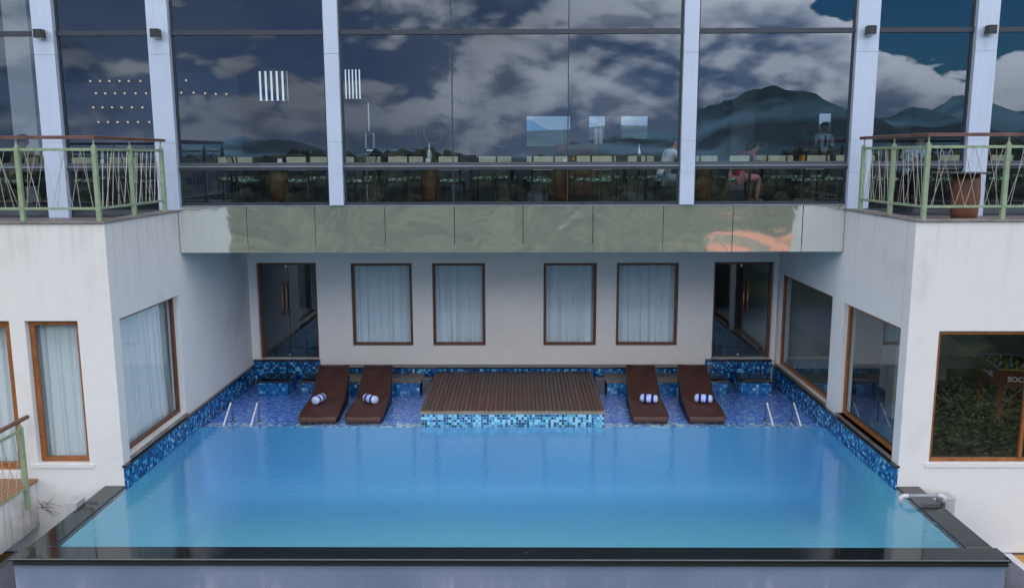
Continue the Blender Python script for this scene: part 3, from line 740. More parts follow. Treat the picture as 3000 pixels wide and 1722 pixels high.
# wall lamps on the columns
for i, (x, l) in enumerate(((-7.867,'black cube wall lamp on the leftmost white column'),(-5.915,'black cube wall lamp on the column left of the fascia'),(5.985,'black cube wall lamp on the column right of the fascia'),(7.962,'black cube wall lamp on the rightmost white column'))):
    t = thing('wall_lamp', l, 'wall lamp', (x, 14.6, 6.95), 0, 'black cube lamps on the facade columns')
    MB().box(x-.07, x+.07, 14.43, 14.57, 6.88, 7.02).build('housing', M['black_metal'], t, .006)
    MB().box(x-.04, x+.04, 14.57, 14.599, 6.91, 6.99).build('mount', M['black_metal'], t)
    MB().box(x-.055, x+.055, 14.445, 14.555, 6.872, 6.879).build('lens', M['white_china'], t)

# ------------------------------------------------------------------ railings
def railing(posts, label, zb, ztop, zr1, zr0, hand, seed, extend0=.0, extend1=.0):
    """posts: list of (x,y) along the run"""
    rnd = random.Random(seed); c = posts[len(posts)//2]
    t = thing('balcony_railing', label, 'railing', (c[0], c[1], zb))
    for x, y in posts:
        p = MB(); w = .031
        p.box(x-w, x+w, y-w, y+w, zb, ztop-.03); p.lathe([(.03,ztop-.03),(.02,ztop-.005),(.011,ztop)], (x,y,0), 10)
        p.tube([(x,y,ztop-.005),(x,y,hand-.02)], .0115, 8); p.build('post', M['green'], t, .004)
    pts = [Vector((x, y, 0)) for x, y in posts]
    for a, b in zip(pts, pts[1:]):
        d = (b-a).normalized(); n = Vector((-d.y, d.x, 0)); L = (b-a).length
        def bar(z0, z1, hw, e0, e1, nm, m):
            mb = MB(); q = []
            for s_, e in ((a, e0), (b, e1)):
                for sg in (-1, 1):
                    for z in (z0, z1): q.append(s_+d*e+n*sg*hw+Vector((0,0,z)))
            v = [mb.bm.verts.new(p) for p in q]
            for f in ((0,1,3,2),(4,6,7,5),(0,4,5,1),(2,3,7,6),(0,2,6,4),(1,5,7,3)): mb.bm.faces.new([v[i] for i in f])
            mb.build(nm, m, t, .003)
        bar(zr1-.02, zr1+.02, .018, .031, -.031, 'top_rail', M['green']); bar(zr0-.018, zr0+.018, .018, .031, -.031, 'bottom_rail', M['green'])
        k = max(3, int(L/.155)); 
        for i in range(k):
            for lean in ((-1, 1) if i % 3 != 2 else (1,)):
                f0 = (i+.5)/k+rnd.uniform(-.04,.04); f1 = f0+lean*rnd.uniform(.10,.26)
                if not .04 < f1 < .96: f1 = f0-lean*rnd.uniform(.03,.15)
                f1 = min(.96, max(.04, f1)); f0 = min(.96, max(.04, f0))
                p0 = a+d*L*f0+Vector((0,0,zr0+.017))+n*lean*.006; p1 = a+d*L*f1+Vector((0,0,zr1-.019))+n*lean*.006
                MB().tube([p0, p1], .0042, 5).build('cable', M['cable'], t)
    hp = list(pts); d0 = (hp[0]-hp[1]).normalized(); d1 = (hp[-1]-hp[-2]).normalized()
    hp[0] = hp[0]+d0*extend0; hp[-1] = hp[-1]+d1*extend1
    mb = MB()
    for i, (a, b) in enumerate(zip(hp, hp[1:])):
        d = (b-a).normalized(); n = Vector((-d.y, d.x, 0)); pass
    # one mitred handrail
    hw = .03; rows = []
    for i, p in enumerate(hp):
        din = (hp[i]-hp[i-1]).normalized() if i else (hp[1]-hp[0]).normalized(); do = (hp[i+1]-hp[i]).normalized() if i < len(hp)-1 else din
        n1 = Vector((-din.y, din.x, 0)); n2 = Vector((-do.y, do.x, 0)); nb = (n1+n2).normalized(); k = hw/max(.3, nb.dot(n1))
        rows.append([mb.bm.verts.new(p+nb*s_*k+Vector((0,0,z))) for s_, z in ((-1,hand-.024),(-1,hand+.018),(-.6,hand+.025),(.6,hand+.025),(1,hand+.018),(1,hand-.024))])
    for a, b in zip(rows, rows[1:]):
        for i in range(6): mb.bm.faces.new((a[i], a[(i+1)%6], b[(i+1)%6], b[i]))
    mb.bm.faces.new(rows[0]); mb.bm.faces.new(rows[-1][::-1])
    mb.build('wooden_handrail', M['handrail'], t)
    return t
railing([(-9.25,12.12),(-8.13,12.12),(-7.02,12.12),(-5.915,12.12),(-5.885,13.18),(-5.885,14.32)], 'sage green balcony railing with crossed cables at upper left', ZT, 5.09, 5.02, 4.18, 5.19, 11, 0, .14)
railing([(9.32,12.12),(8.2,12.12),(7.07,12.12),(5.945,12.12),(5.885,13.09),(5.885,14.225)], 'sage green balcony railing with crossed cables at upper right', ZT, 5.09, 5.02, 4.18, 5.19, 12, 0, .14)
railing([(-7.14,9.8),(-7.14,10.75),(-7.14,11.74)], 'sage green railing of the lower left balcony beside the granite rim', -.23, 1.06, .98, .10, 1.125, 13, 0, .2)
# barrel table on the right balcony
c = at(2826, 600, 13.6)
t = thing('barrel_table', 'brown barrel pedestal table behind the upper right railing', 'table', (c.x, 13.6, 3.87))
MB().lathe([(.185,3.872),(.20,4.0),(.215,4.25),(.205,4.5),(.19,4.61)], (c.x,13.6,0), 28).build('pedestal', M['drum'], t, 0, True)
MB().lathe([(.43,4.612),(.44,4.62),(.44,4.632),(.43,4.64)], (c.x-.1,13.6,0), 36).build('table_top', M['table_top'], t)
exec_interior = True

# ------------------------------------------------------------------ restaurant furniture
def make_chair(label, loc, rz):
    t = thing('restaurant_chair', label, 'chair', loc, rz, 'cream backed restaurant chairs behind the glass')
    def lb(mb, n, m, bv=0.): return mb.build(n, m, t, bv, False, True)
    lb(MB().box(-.22,.22,-.20,.23,.41,.44), 'seat_frame', M['black_wood'])
    lb(MB().box(-.21,.21,-.18,.22,.441,.495), 'seat', M['seat'], .015)
    for sx in (-1, 1):
        lb(MB().tube([(sx*.20,.20,.41),(sx*.215,.225,0)], [.022,.014], 8), 'leg', M['black_wood'])
        lb(MB().tube([(sx*.20,-.19,.41),(sx*.215,-.26,0)], [.022,.014], 8), 'leg', M['black_wood'])
        lb(MB().tube([(sx*.205,-.19,.41),(sx*.21,-.22,.7),(sx*.20,-.27,.95)], [.022,.02,.016], 8), 'back_post', M['black_wood'])
    mb = MB(); v = []
    for x in (-.185,.185):
        for y, z in ((-.235,.66),(-.205,.66),(-.245,.92),(-.275,.92)): v.append(mb.bm.verts.new((x,y,z)))
    for f in ((0,1,2,3),(4,7,6,5),(0,4,5,1),(1,5,6,2),(2,6,7,3),(3,7,4,0)): mb.bm.faces.new([v[i] for i in f])
    lb(mb, 'backrest', M['cream'], .012)
    lb(MB().tube([(-.2,-.268,.94),(0,-.285,.955),(.2,-.268,.94)], .018, 8), 'top_rail', M['black_wood'])
    return t
proto = None
def chair(u, Y, rz, label):
    global proto
    c = at(u, 500, Y)
    if proto is None: proto = make_chair(label, (c.x, Y, RF), rz)
    else: dup(proto, (c.x, Y, RF), rz, label)
def bay_of(u):
    for lim, nm in ((170,'far left balcony bay'),(480,'left balcony bay'),(985,'left fascia bay'),(1332,'left third of the middle bay'),(1665,'centre third of the middle bay'),(2010,'right third of the middle bay'),(2500,'right fascia bay'),(2850,'right balcony bay')):
        if u < lim: return nm
    return 'far right balcony bay'
ORD = ['first','second','third','fourth','fifth','sixth','seventh','eighth']
near = [(60,90),(250,10),(420,-15),(713,-70),(874,5),(1050,75),(1167,0),(1327,8),(1583,-4),(1712,6),(1762,-10),(1957,80),(2164,8),(2370,-5),(2455,150),(2600,60),(2760,0),(2930,-10)]
far = [(40,180),(330,175),(677,200),(708,205),(925,170),(1000,180),(1095,185),(1215,175),(1420,182),(1477,178),(1561,188),(1650,180),(1790,184),(1863,176),(1905,185),(2050,180),(2090,176),(2242,182),(2285,178),(2317,186),(2400,180),(2560,180),(2700,175),(2960,180)]
for row, Y, nm in ((near, 16.3, 'near'), (far, 18.4, 'far')):
    cnt = {}
    for i, (u, a) in enumerate(row):
        b = bay_of(u); cnt[b] = cnt.get(b, 0)+1
        chair(u+5*math.sin(i*5.1), Y+.42*math.sin(i*2.3)+.15*math.sin(i*7.7), R(a+16*math.sin(i*3.7+Y)), 'cream backed chair, %s from left in the %s row, %s' % (ORD[cnt[b]-1], nm, b))
def make_table(loc, label, drum=True):
    t = thing('restaurant_table', label, 'table', loc, 0, 'dark topped tables behind the glass')
    if drum: MB().lathe([(.15,.0),(.165,.1),(.175,.35),(.165,.6),(.15,.72)], (0,0,0), 20).build('drum_base', M['drum'], t, 0, True, True)
    else: MB().lathe([(.22,.0),(.21,.02),(.04,.05),(.035,.68),(.10,.72)], (0,0,0), 16).build('pedestal', M['black_wood'], t, 0, True, True)
    MB().box(-.42,.42,-.36,.36,.722,.752).build('table_top', M['table_top'], t, .006, False, True)
    return t
tp = None
tabs = [(120,'far left balcony bay'),(330,'left balcony bay'),(815,'left fascia bay'),(1110,'by the steel urn'),(1256,'carrying the white bottle'),(1500,'middle of the middle bay'),(1645,'middle bay below the fruit'),(1830,'right part of the middle bay'),(2062,'left end of the right fascia bay'),(2232,'right fascia bay beside the woman in pink'),(2420,'right end of the right fascia bay'),(2690,'right balcony bay behind the striped shirt')]
TBL = {}
tp = {}
for u, where in tabs:
    Y = 17.25; c = at(u, 500, Y); dr = u in (815, 1256, 1645, 2062); TBL[u] = c
    lb = ('dark topped table on a brown drum, ' if dr else 'dark topped pedestal table, ')+where
    if dr not in tp: tp[dr] = make_table((c.x, Y, RF), lb, dr)
    else: dup(tp[dr], (c.x, Y, RF), 0, lb)
TZ = RF+.753
def card(u, Y, label, w=.09):
    c = at(u, 470, Y); mb = MB()
    mb.prism([(-.05,0),(.05,0),(.004,.13),(-.004,.13)], -w/2, w/2)
    o = mb.build('table_card', M['white_china'], None); o.location = (c.x, Y, TZ); tag(o, label, 'table card', 'white tent cards on the tables')
card(820, 17.1, 'white tent card on the table in the left fascia bay'); card(1254, 17.1, 'white tent card on the table below the white bottle')
card(1656, 17.1, 'white tent card on the table before the fruit display'); card(300, 17.1, 'white tent card behind the upper left railing', .07)
def plate(u, Y, label):
    c = at(u, 470, Y); o = MB().lathe([(.05,0),(.12,.012),(.125,.018),(.06,.008)], (0,0,0), 20).build('plate', M['white_china'], None, 0, True); o.location = (c.x, Y, TZ); tag(o, label, 'plate', 'white plates on the tables')
plate(785, 17.2, 'white plate on the left fascia bay table'); plate(1210, 17.2, 'white plate on the table left of the white bottle'); plate(1518, 17.3, 'white plate on the centre table'); plate(2205, 17.2, 'white plate before the woman in pink'); plate(2745, 17.1, 'white plate behind the upper right railing')
def bottle(u, Y, h, m, label, r=.045):
    c = at(u, 470, Y); o = MB().lathe([(r,0),(r,h*.55),(r*.9,h*.62),(r*.35,h*.78),(r*.33,h*.95),(r*.4,h)], (0,0,0), 16).build('bottle', M[m], None, 0, True); o.location = (c.x, Y, TZ); tag(o, label, 'bottle', 'bottles on the tables')
bottle(1258, 17.3, .42, 'white_china', 'white bottle standing on the middle bay table'); bottle(1872, 17.3, .40, 'chrome', 'silver flask on the table near the white shirted man')
bottle(1298, 17.4, .22, 'paper', 'small pale bottle right of the white bottle', .03); bottle(1690, 17.2, .2, 'chrome', 'small steel shaker in front of the fruit display', .03)
# serving counter, fruit, urns
cA, cB = at(1610, 440, 20.2), at(1770, 440, 20.2)
t = thing('buffet_counter', 'dark brown buffet counter at the middle of the restaurant', 'counter', ((cA.x+cB.x)/2, 20.5, RF))
MB().box(cA.x, cB.x, 20.2, 20.9, RF, RF+.92).build('cabinet', M['buffet'], t, .01); MB().box(cA.x-.05, cB.x+.05, 20.15, 20.95, RF+.922, RF+.96).build('worktop', M['table_top'], t, .004)
MB().box(cA.x+.2, cB.x-.1, 20.6, 20.9, RF+.961, RF+1.2).build('tiered_shelf', M['buffet'], t, .006)
rnd = random.Random(5)
def basket(u, label, mats):
    c = at(u, 455, 17.0); t = thing('fruit_basket', label, 'basket', (c.x, 17.0, TZ))
    MB().lathe([(.12,0),(.18,.07),(.185,.075),(.11,.02)], (c.x,17.0,TZ), 18).build('tray', M['drum'], t)
    for k in range(11):
        a = k*2.4; r = .03+.011*k
        MB().blob((c.x+r*math.cos(a), 17.0+r*.7*math.sin(a), TZ+.10+.05*(k<5)), .055, 2).build('fruit', M[mats[k % len(mats)]], t, 0, True)
basket(1700, 'basket of yellow fruit and greens in the middle bay', ['yellow','orange','leaf_green']); basket(1728, 'basket of red and orange fruit in the middle bay', ['red','orange']); basket(1163, 'basket of orange fruit right of the steel urn', ['yellow','drum','red'])
c = at(2368, 463, 17.4); o = MB().box(c.x-.16, c.x+.16, 17.3, 17.5, TZ+.0, TZ+.17).build('orange_box', M['orange'], None, .01); tag(o, 'bright orange box on the right fascia bay table', 'box')
for u, h, l in ((1084,1.05,'tall steel drinks urn in the left of the middle bay'),(1746,.9,'white cylinder lamp left of the pair on the buffet'),(1760,.9,'white cylinder lamp right of the pair on the buffet')):
    if u < 1200:
        c = at(u, 430, 19.5); t = thing('drinks_urn', l, 'urn', (c.x, 19.5, RF))
        for dx in (-.09,.09): MB().tube([(c.x+dx,19.5,RF),(c.x+dx,19.5,RF+1.45)], .022).build('leg', M['chrome'], t)
        MB().lathe([(.12,1.0),(.13,1.04),(.13,1.10),(.05,1.13)], (c.x,19.5,RF), 18).build('bowl', M['chrome'], t, 0, True); MB().tube([(c.x-.09,19.5,RF+1.43),(c.x+.09,19.5,RF+1.43)], .018).build('bar', M['chrome'], t)
    else:
        c = at(u, 400, 20.75); t = thing('table_lamp', l, 'lamp', (c.x, 20.75, RF+1.2), 0, 'white cylinder lamps on the buffet')
        MB().lathe([(.035,1.201),(.05,1.23),(.052,1.55),(.03,1.60)], (c.x,20.75,RF), 16).build('shade', M['white_china'], t, 0, True); MB().lathe([(.03,1.6),(.03,1.63)], (c.x,20.75,RF), 10).build('cap', M['chrome'], t)
# lit globes on the feature wall
M['globe'] = emis('warm lamp', (1.,.74,.40), .75)
def globe(u, v, label):
    c = at(u, v, 20.9)
    t = thing('wall_globe', label, 'light', c, 0, 'small warm lights on the dark feature wall')
    MB().blob((0,0,0), .026, 2).build('bulb', M['globe'], t, 0, True, True)
    MB().lathe([(.04,-.005),(.045,.03),(.02,.06)], (0,.05,-.03), 12).build('holder', M['chrome'], t, 0, True, True)
RW = [(238,(264,293,320,350,377,411)),(274,(281,308,337,365,397,428)),(315,(273,300,328,356,386,417)),(358,(288,316,344,374,404,437))]
for i, (v, us) in enumerate(RW):
    for j, u in enumerate(us): globe(u, v, 'small warm light in the left balcony bay, %s row down, %s from left' % (ORD[i], ORD[j]))
for j, (u, v) in enumerate(((531,272),(567,272),(601,274),(632,276),(663,276),(545,236))):
    globe(u, v, 'small warm light in the left fascia bay, '+('alone above its row' if j == 5 else ORD[j]+' from left'))
for j, (u, v) in enumerate(((10,238),(29,272),(17,312),(36,358))):
    globe(u, v, 'small warm light at the far left edge, %s down' % ORD[j])
# spiral wall ornaments
def spiral(u, v, Y, r, turns, label, sgn=1):
    c = at(u, v, Y); path = []
    for k in range(int(turns*22)+1):
        a = k*2*math.pi/22; rr = r*(k/(turns*22))**.8
        path.append((c.x+sgn*rr*math.cos(a), Y, c.z+rr*math.sin(a)))
    o = MB().tube(path, .018, 6).build('spiral_ornament', M['paper'], None, 0, True); tag(o, label, 'wall ornament', 'pale spiral ornaments on the rear wall')
spiral(1410, 270, 25.95, .55, 2.3, 'pale spiral ornament high in the centre of the middle bay'); spiral(1275, 395, 25.95, .7, 2.5, 'pale spiral ornament low left of the middle joint', -1); spiral(2155, 280, 25.95, .55, 2., 'pale spiral ornament in the right fascia bay'); spiral(1460, 400, 25.95, .6, 1.7, 'pale spiral ornament low right of the middle joint')

# ------------------------------------------------------------------ people
def skin_mesh(name, verts, edges, m, parent, sub=1):
    """verts: {key: (pos, radius)}; first key is the root"""
    keys = list(verts); me = bpy.data.meshes.new(name)
    me.from_pydata([verts[k][0] for k in keys], [(keys.index(a), keys.index(b)) for a, b in edges], [])
    o = bpy.data.objects.new(name, me); col.objects.link(o)
    o.modifiers.new('skin', 'SKIN'); s = o.modifiers.new('sub', 'SUBSURF'); s.levels = s.render_levels = sub
    for i, k in enumerate(keys):
        sv = me.skin_vertices[0].data[i]; sv.radius = (verts[k][1], verts[k][1]*(verts[k][2] if len(verts[k]) > 2 else 1)); sv.use_root = (i == 0)
    dg = bpy.context.evaluated_depsgraph_get(); ev = o.evaluated_get(dg)
    nm = bpy.data.meshes.new_from_object(ev, depsgraph=dg); bpy.data.objects.remove(o); bpy.data.meshes.remove(me)
    nm.materials.clear(); nm.materials.append(m)
    for p in nm.polygons: p.use_smooth = True
    o = bpy.data.objects.new(name, nm); col.objects.link(o); o.parent = parent; return o
def person(label, loc, rz, J, top, bottom, skin='skin', hair_long=False, sleeves=.45, extra=None):
    """J: joints in local space, facing +y"""
    t = thing('person', label, 'person', loc, rz)
    V3 = Vector; J = {k: V3(v) for k, v in J.items()}
    hd = J['head']; nk = J['neck']; up = (hd-nk).normalized(); fw = V3((0,1,0)); fw = (fw-up*fw.dot(up)).normalized(); sd = fw.cross(up)
    v = {'pel': (J['pel'], .115), 'waist': (J['pel'].lerp(J['chest'],.5), .115), 'chest': (J['chest'], .125), 'neckb': (J['chest'].lerp(nk,.75), .07), 'neck': (nk, .052),
         'jaw': (nk.lerp(hd,.55)+fw*.02, .07), 'head': (hd, .092), 'crown': (hd+up*.075, .07), 'nose': (hd+fw*.085-up*.03, .02), 'chin': (nk.lerp(hd,.42)+fw*.06, .032)}
    e = [('pel','waist'),('waist','chest'),('chest','neckb'),('neckb','neck'),('neck','jaw'),('jaw','head'),('head','crown'),('head','nose'),('jaw','chin')]
    for s, sg in (('l',-1),('r',1)):
        sh, el, wr = J[s+'sh'], J[s+'el'], J[s+'wr']; hp, kn, an = J[s+'hip'], J[s+'kn'], J[s+'an']
        v[s+'ear'] = (hd+sd*sg*.092-up*.01, .018); e.append(('head', s+'ear'))
        v[s+'sh'] = (sh, .058); v[s+'el'] = (el, .042); v[s+'fa'] = (el.lerp(wr,.35), .040); v[s+'wr'] = (wr, .027)
        e += [('chest',s+'sh'),(s+'sh',s+'el'),(s+'el',s+'fa'),(s+'fa',s+'wr')]
        ad = (wr-el).normalized(); ax = ad.cross(V3((0,0,1))); ax = (ax if ax.length > .1 else V3((1,0,0))).normalized(); az = ax.cross(ad)
        pm = wr+ad*.06; v[s+'palm'] = (pm, .032); e.append((s+'wr', s+'palm'))
        for i in range(4):
            k1, k2 = s+'f%da' % i, s+'f%db' % i; off = ax*(i-1.5)*.02; ln = (.05,.06,.056,.045)[i]
            v[k1] = (pm+ad*.035+off, .010); v[k2] = (pm+ad*(.035+ln)+off*1.15-az*.015, .008); e += [(s+'palm',k1),(k1,k2)]
        v[s+'t1'] = (pm-ad*.015+ax*sg*.04, .011); v[s+'t2'] = (pm+ad*.02+ax*sg*.062, .009); e += [(s+'palm',s+'t1'),(s+'t1',s+'t2')]
        v[s+'hip'] = (hp, .088); v[s+'kn'] = (kn, .056); v[s+'cf'] = (kn.lerp(an,.3), .052); v[s+'an'] = (an, .036)
        kd = (kn-hp); ft = V3((kd.x, max(kd.y,.2), 0)).normalized()
        v[s+'toe'] = (an+ft*.16-V3((0,0,.045)), .034); e += [('pel',s+'hip'),(s+'hip',s+'kn'),(s+'kn',s+'cf'),(s+'cf',s+'an'),(s+'an',s+'toe')]
    body = skin_mesh('body', v, e, M[skin], t)
    g = lambda k, r: (v[k][0], v[k][1]+r)
    sv = {'waist': g('waist',.02), 'chest': g('chest',.018), 'neckb': g('neckb',.012), 'pel': g('pel',.016)}; se = [('waist','chest'),('chest','neckb'),('waist','pel')]
    for s in 'lr':
        sv[s+'sh'] = g(s+'sh',.016); se.append(('chest',s+'sh'))
        m_ = v[s+'sh'][0].lerp(v[s+'el'][0], min(1, sleeves*2)); sv[s+'m'] = (m_, .065); se.append((s+'sh',s+'m'))
    skin_mesh('shirt', sv, se, M[top], t)
    bv = {'pel': g('pel',.022)}; be = []
    long_ = bottom != 'shorts'
    for s in 'lr':
        bv[s+'hip'] = g(s+'hip',.016); k_ = 1.0 if long_ else .75
        bv[s+'k'] = (v[s+'hip'][0].lerp(v[s+'kn'][0], k_), .074 if not long_ else .068); be += [('pel',s+'hip'),(s+'hip',s+'k')]
        if long_ and bottom != 'pink': bv[s+'an'] = (v[s+'kn'][0].lerp(v[s+'an'][0],.9), .052); be.append((s+'k',s+'an'))
    skin_mesh('trousers' if bottom == 'trousers' else ('skirt' if bottom == 'pink' else 'shorts'), bv, be, M[bottom], t)
    mb = MB(); mb.blob((0,0,0), .108, 3, .03)
    for q in list(mb.bm.verts):
        if q.co.y > .035 and q.co.z < .045: q.co = q.co*.72
        if q.co.z < -.05: q.co = q.co*.8
    rotm = Matrix((( sd.x, fw.x, up.x, hd.x), (sd.y, fw.y, up.y, hd.y), (sd.z, fw.z, up.z, hd.z), (0,0,0,1)))
    mb.rot(Matrix.Translation(up*.028-fw*.012) @ rotm); 
    if hair_long: mb.tube([hd-fw*.07, hd-fw*.10-up*.12, nk-fw*.10-up*.08], [.08,.07,.03], 10)
    mb.build('hair', M['hair'], t, 0, True, True)
    for sg in (-1, 1): MB().blob(hd+fw*.083+sd*sg*.032+up*.005, .013, 2).build('eye', M['eye'], t, 0, True, True)
    MB().tube([hd+fw*.088-up*.066-sd*.022, hd+fw*.094-up*.068, hd+fw*.088-up*.066+sd*.022], .006, 6).build('mouth', M['dress_red'], t, 0, True, True)
    if extra: extra(t, J, fw, up)
    return t
def seated(lean=.1, arms='table', hunch=0.):
    J = dict(pel=(0,0,.52), chest=(0,.06+lean*.6,.90-hunch*.3), neck=(0,.10+lean,1.10-hunch), head=(0,.14+lean*1.2+hunch*.5,1.235-hunch*1.2),
             lhip=(-.09,.06,.50), rhip=(.09,.06,.50), lkn=(-.11,.46,.50), rkn=(.11,.46,.50), lan=(-.11,.42,.08), ran=(.11,.42,.08),
             lsh=(-.18,.07+lean*.7,1.02-hunch*.6), rsh=(.18,.07+lean*.7,1.02-hunch*.6))
    if arms == 'face': J.update(lel=(-.2,.42,.80), rel=(.2,.42,.80), lwr=(-.06,.30+lean,1.14-hunch), rwr=(.06,.30+lean,1.14-hunch))
    elif arms == 'lap': J.update(lel=(-.24,.12,.74), rel=(.24,.12,.74), lwr=(-.09,.34,.64), rwr=(.09,.34,.64))
    else: J.update(lel=(-.25,.22,.80), rel=(.25,.22,.80), lwr=(-.12,.46,.80), rwr=(.12,.46,.80))
    return J
def standing():
    return dict(pel=(0,0,.96), chest=(0,.0,1.34), neck=(0,.015,1.52), head=(0,.04,1.655), lhip=(-.09,0,.92), rhip=(.09,0,.92), lkn=(-.10,.03,.50), rkn=(.10,.03,.50), lan=(-.11,-.02,.08), ran=(.11,.0,.08),
                lsh=(-.19,0,1.43), rsh=(.19,0,1.43), lel=(-.25,-.02,1.14), rel=(.25,-.02,1.14), lwr=(-.26,.10,.90), rwr=(.26,.10,.90))
def P3(u, Y): c = at(u, 500, Y); return (c.x, Y, RF)
person('man in a white shirt and grey shorts seated with hands at his face', P3(1938,16.25), R(-78), seated(.14,'face',.04), 'shirt_white', 'shorts', 'skin', False, .4)
def magazine(t, J, fw, up):
    c = (J['lwr']+J['rwr'])/2+Vector((0,.07,.06)); MB().face([c+Vector((-.12,-.02,-.08)), c+Vector((.12,-.02,-.08)), c+Vector((.12,.06,.09)), c+Vector((-.12,.06,.09))]).build('menu', M['paper'], t, 0, False, True)
person('woman in a dark red top and pink skirt bent over her table', P3(2160,16.3), R(-62), seated(.22,'table',.12), 'dress_red', 'pink', 'skin', True, .3)
c = at(2192, 455, 16.65); tag(MB().box(c.x-.10, c.x+.10, 16.64, 16.648, TZ+.02, TZ+.24).rot(Matrix.Identity(4)).build('menu_card', M['paper'], None), 'grey menu card standing before the woman in pink', 'menu')
person('person in a blue striped shirt leaning over a table behind the upper right railing', P3(2650,16.3), R(-60), seated(.24,'table',.02), 'shirt_stripe', 'trousers', 'skin_dark', False, .45)
person('dark haired person in olive seated at the far left edge', P3(44,16.4), R(-60), seated(.05,'table'), 'shirt_olive', 'trousers', 'skin_dark', False, .45)
person('dark haired person in tan seated behind the leftmost column', P3(92,16.9), R(80), seated(.05,'table'), 'shirt_tan', 'trousers', 'skin_dark', False, .45)
person('standing person in dark clothes near the right fascia bay windows', P3(2348,22.), R(150), standing(), 'shirt_dark', 'trousers', 'skin_dark', False, .5)
def tie(t, J, fw, up): MB().tube([J['neck']+fw*.10-up*.06, J['chest']+fw*.165, J['chest']+fw*.17-up*.16], [.02,.03,.035], 6).build('tie', M['trousers'], t, 0, True, True)
person('standing person in a pale shirt and dark tie near the right column', P3(2408,22.6), R(180), standing(), 'shirt_pale', 'trousers', 'skin_dark', False, .5, tie)

# ------------------------------------------------------------------ football table in the game room
ft = thing('football_table', 'brown football table with green pitch behind the wide right window', 'games table', (9.22, 15.2, .2), R(-11))
def fl(mb, n, m, par=ft, bv=0.): return mb.build(n, m, par, bv, False, True)
fl(MB().box(-.35,.35,-.6,.6,.80,.815), 'pitch', M['pitch'])
for a in ((-.38,-.35,-.63,.63),(.35,.38,-.63,.63)): fl(MB().box(a[0],a[1],a[2],a[3],.60,.93), 'side_panel', M['table_game'])
for a in ((-.35,.35,-.63,-.60),(-.35,.35,.60,.63)): fl(MB().box(a[0],a[1],a[2],a[3],.60,.93), 'end_panel', M['table_game'])
mb = MB(); bx = [(-.385,-.345,-.64,.64),(.345,.385,-.64,.64),(-.345,.345,.60,.64)]
for a in bx: mb.box(a[0],a[1],a[2],a[3],.931,.945)
fl(mb, 'top_trim', M['game_blue']); fl(MB().box(-.345,.345,-.64,-.60,.931,.946), 'end_trim', M['game_yellow'])
fl(MB().box(-.34,.34,-.6,.6,.60,.62), 'bottom_board', M['table_game'])
for sx in (-1,1):
    for sy in (-1,1): fl(MB().box(sx*.30-.06,sx*.30+.06,sy*.54-.06,sy*.54+.06,0,.60), 'leg', M['table_game'], ft, .006)
M['player'] = simple('yellow player', (.70,.62,.12), .5)
for i in range(8):
    y = -.5+i*1.0/7; rod = fl(MB().tube([(-.52,y,.90),(.52,y,.90)], .008, 6), 'rod', M['chrome'])
    for x in ([-.2,0,.2] if i % 2 else [-.12,.12]):
        fl(MB().box(x-.02,x+.02,y-.012,y+.012,.84,.91).blob((x,y,.925), .018, 1).box(x-.014,x+.014,y-.01,y+.02,.822,.838), 'player', M['player'] if i % 3 else M['game_blue'], rod)
    fl(MB().tube([(-.58,y,.90),(-.50,y,.90)], .016, 8), 'grip', M['black_metal'], rod)
def text_mesh(s, size, m, parent, mtx, name='lettering'):
    cu = bpy.data.curves.new('txt', 'FONT'); cu.body = s; cu.size = size; cu.align_x = 'CENTER'; cu.align_y = 'CENTER'; cu.extrude = .001; cu.offset = .004
    o = bpy.data.objects.new('txt', cu); col.objects.link(o)
    dg = bpy.context.evaluated_depsgraph_get(); me = bpy.data.meshes.new_from_object(o.evaluated_get(dg), depsgraph=dg); bpy.data.objects.remove(o)
    me.transform(mtx); me.materials.clear(); me.materials.append(m)
    o = bpy.data.objects.new(name, me); col.objects.link(o); o.parent = parent; return o
text_mesh('SOCCER', .13, M['white_paint'], ft, Matrix.Translation((-.383,-.05,.76)) @ Matrix.Rotation(R(-90),4,'Z') @ Matrix.Rotation(R(90),4,'X'))
text_mesh('SOCCER', .13, M['white_paint'], ft, Matrix.Translation((0,-.633,.76)) @ Matrix.Rotation(R(90),4,'X'))

# ------------------------------------------------------------------ site, hills, forest
def hnoise(x, y, s, o=4): return noise.fractal(Vector((x*s, y*s, 3.7)), .6, 2.1, o)
def sstep(a, b, x): k = max(0, min(1, (x-a)/(b-a))); return k*k*(3-2*k)
def ground_h(x, y):
    h = -2.7
    d = max(0, 7.5-y)
    h -= 7.5*sstep(0, 22, d)+7*sstep(20, 120, d)+8*sstep(100, 260, d)
    r = math.hypot(x, y)
    h += hnoise(x, y, .02)*2.2*sstep(12, 60, d)
    if r > 250: h += (hnoise(x, y, .0045)*6+20)*sstep(230, 420, r)
    if r > 420: h += (hnoise(x, y, .002)*22-8)*sstep(420, 900, r)
    return h
def gsheet():
    mb = MB(); na = 150; rad = [0.]; r = 3.
    while r < 16000: rad.append(r); r *= 1.085
    rows = []
    for r in rad[1:]:
        rows.append([mb.bm.verts.new((r*math.cos(2*math.pi*k/na), r*math.sin(2*math.pi*k/na), ground_h(r*math.cos(2*math.pi*k/na), r*math.sin(2*math.pi*k/na)))) for k in range(na)])
    c = mb.bm.verts.new((0,0,ground_h(0,0)))
    for k in range(na): mb.bm.faces.new((c, rows[0][k], rows[0][(k+1)%na]))
    for a, b in zip(rows, rows[1:]):
        for k in range(na): mb.bm.faces.new((a[k], b[k], b[(k+1)%na], a[(k+1)%na]))
    o = mb.build('ground', M['ground'], None, 0, True); struct(o)
gsheet()
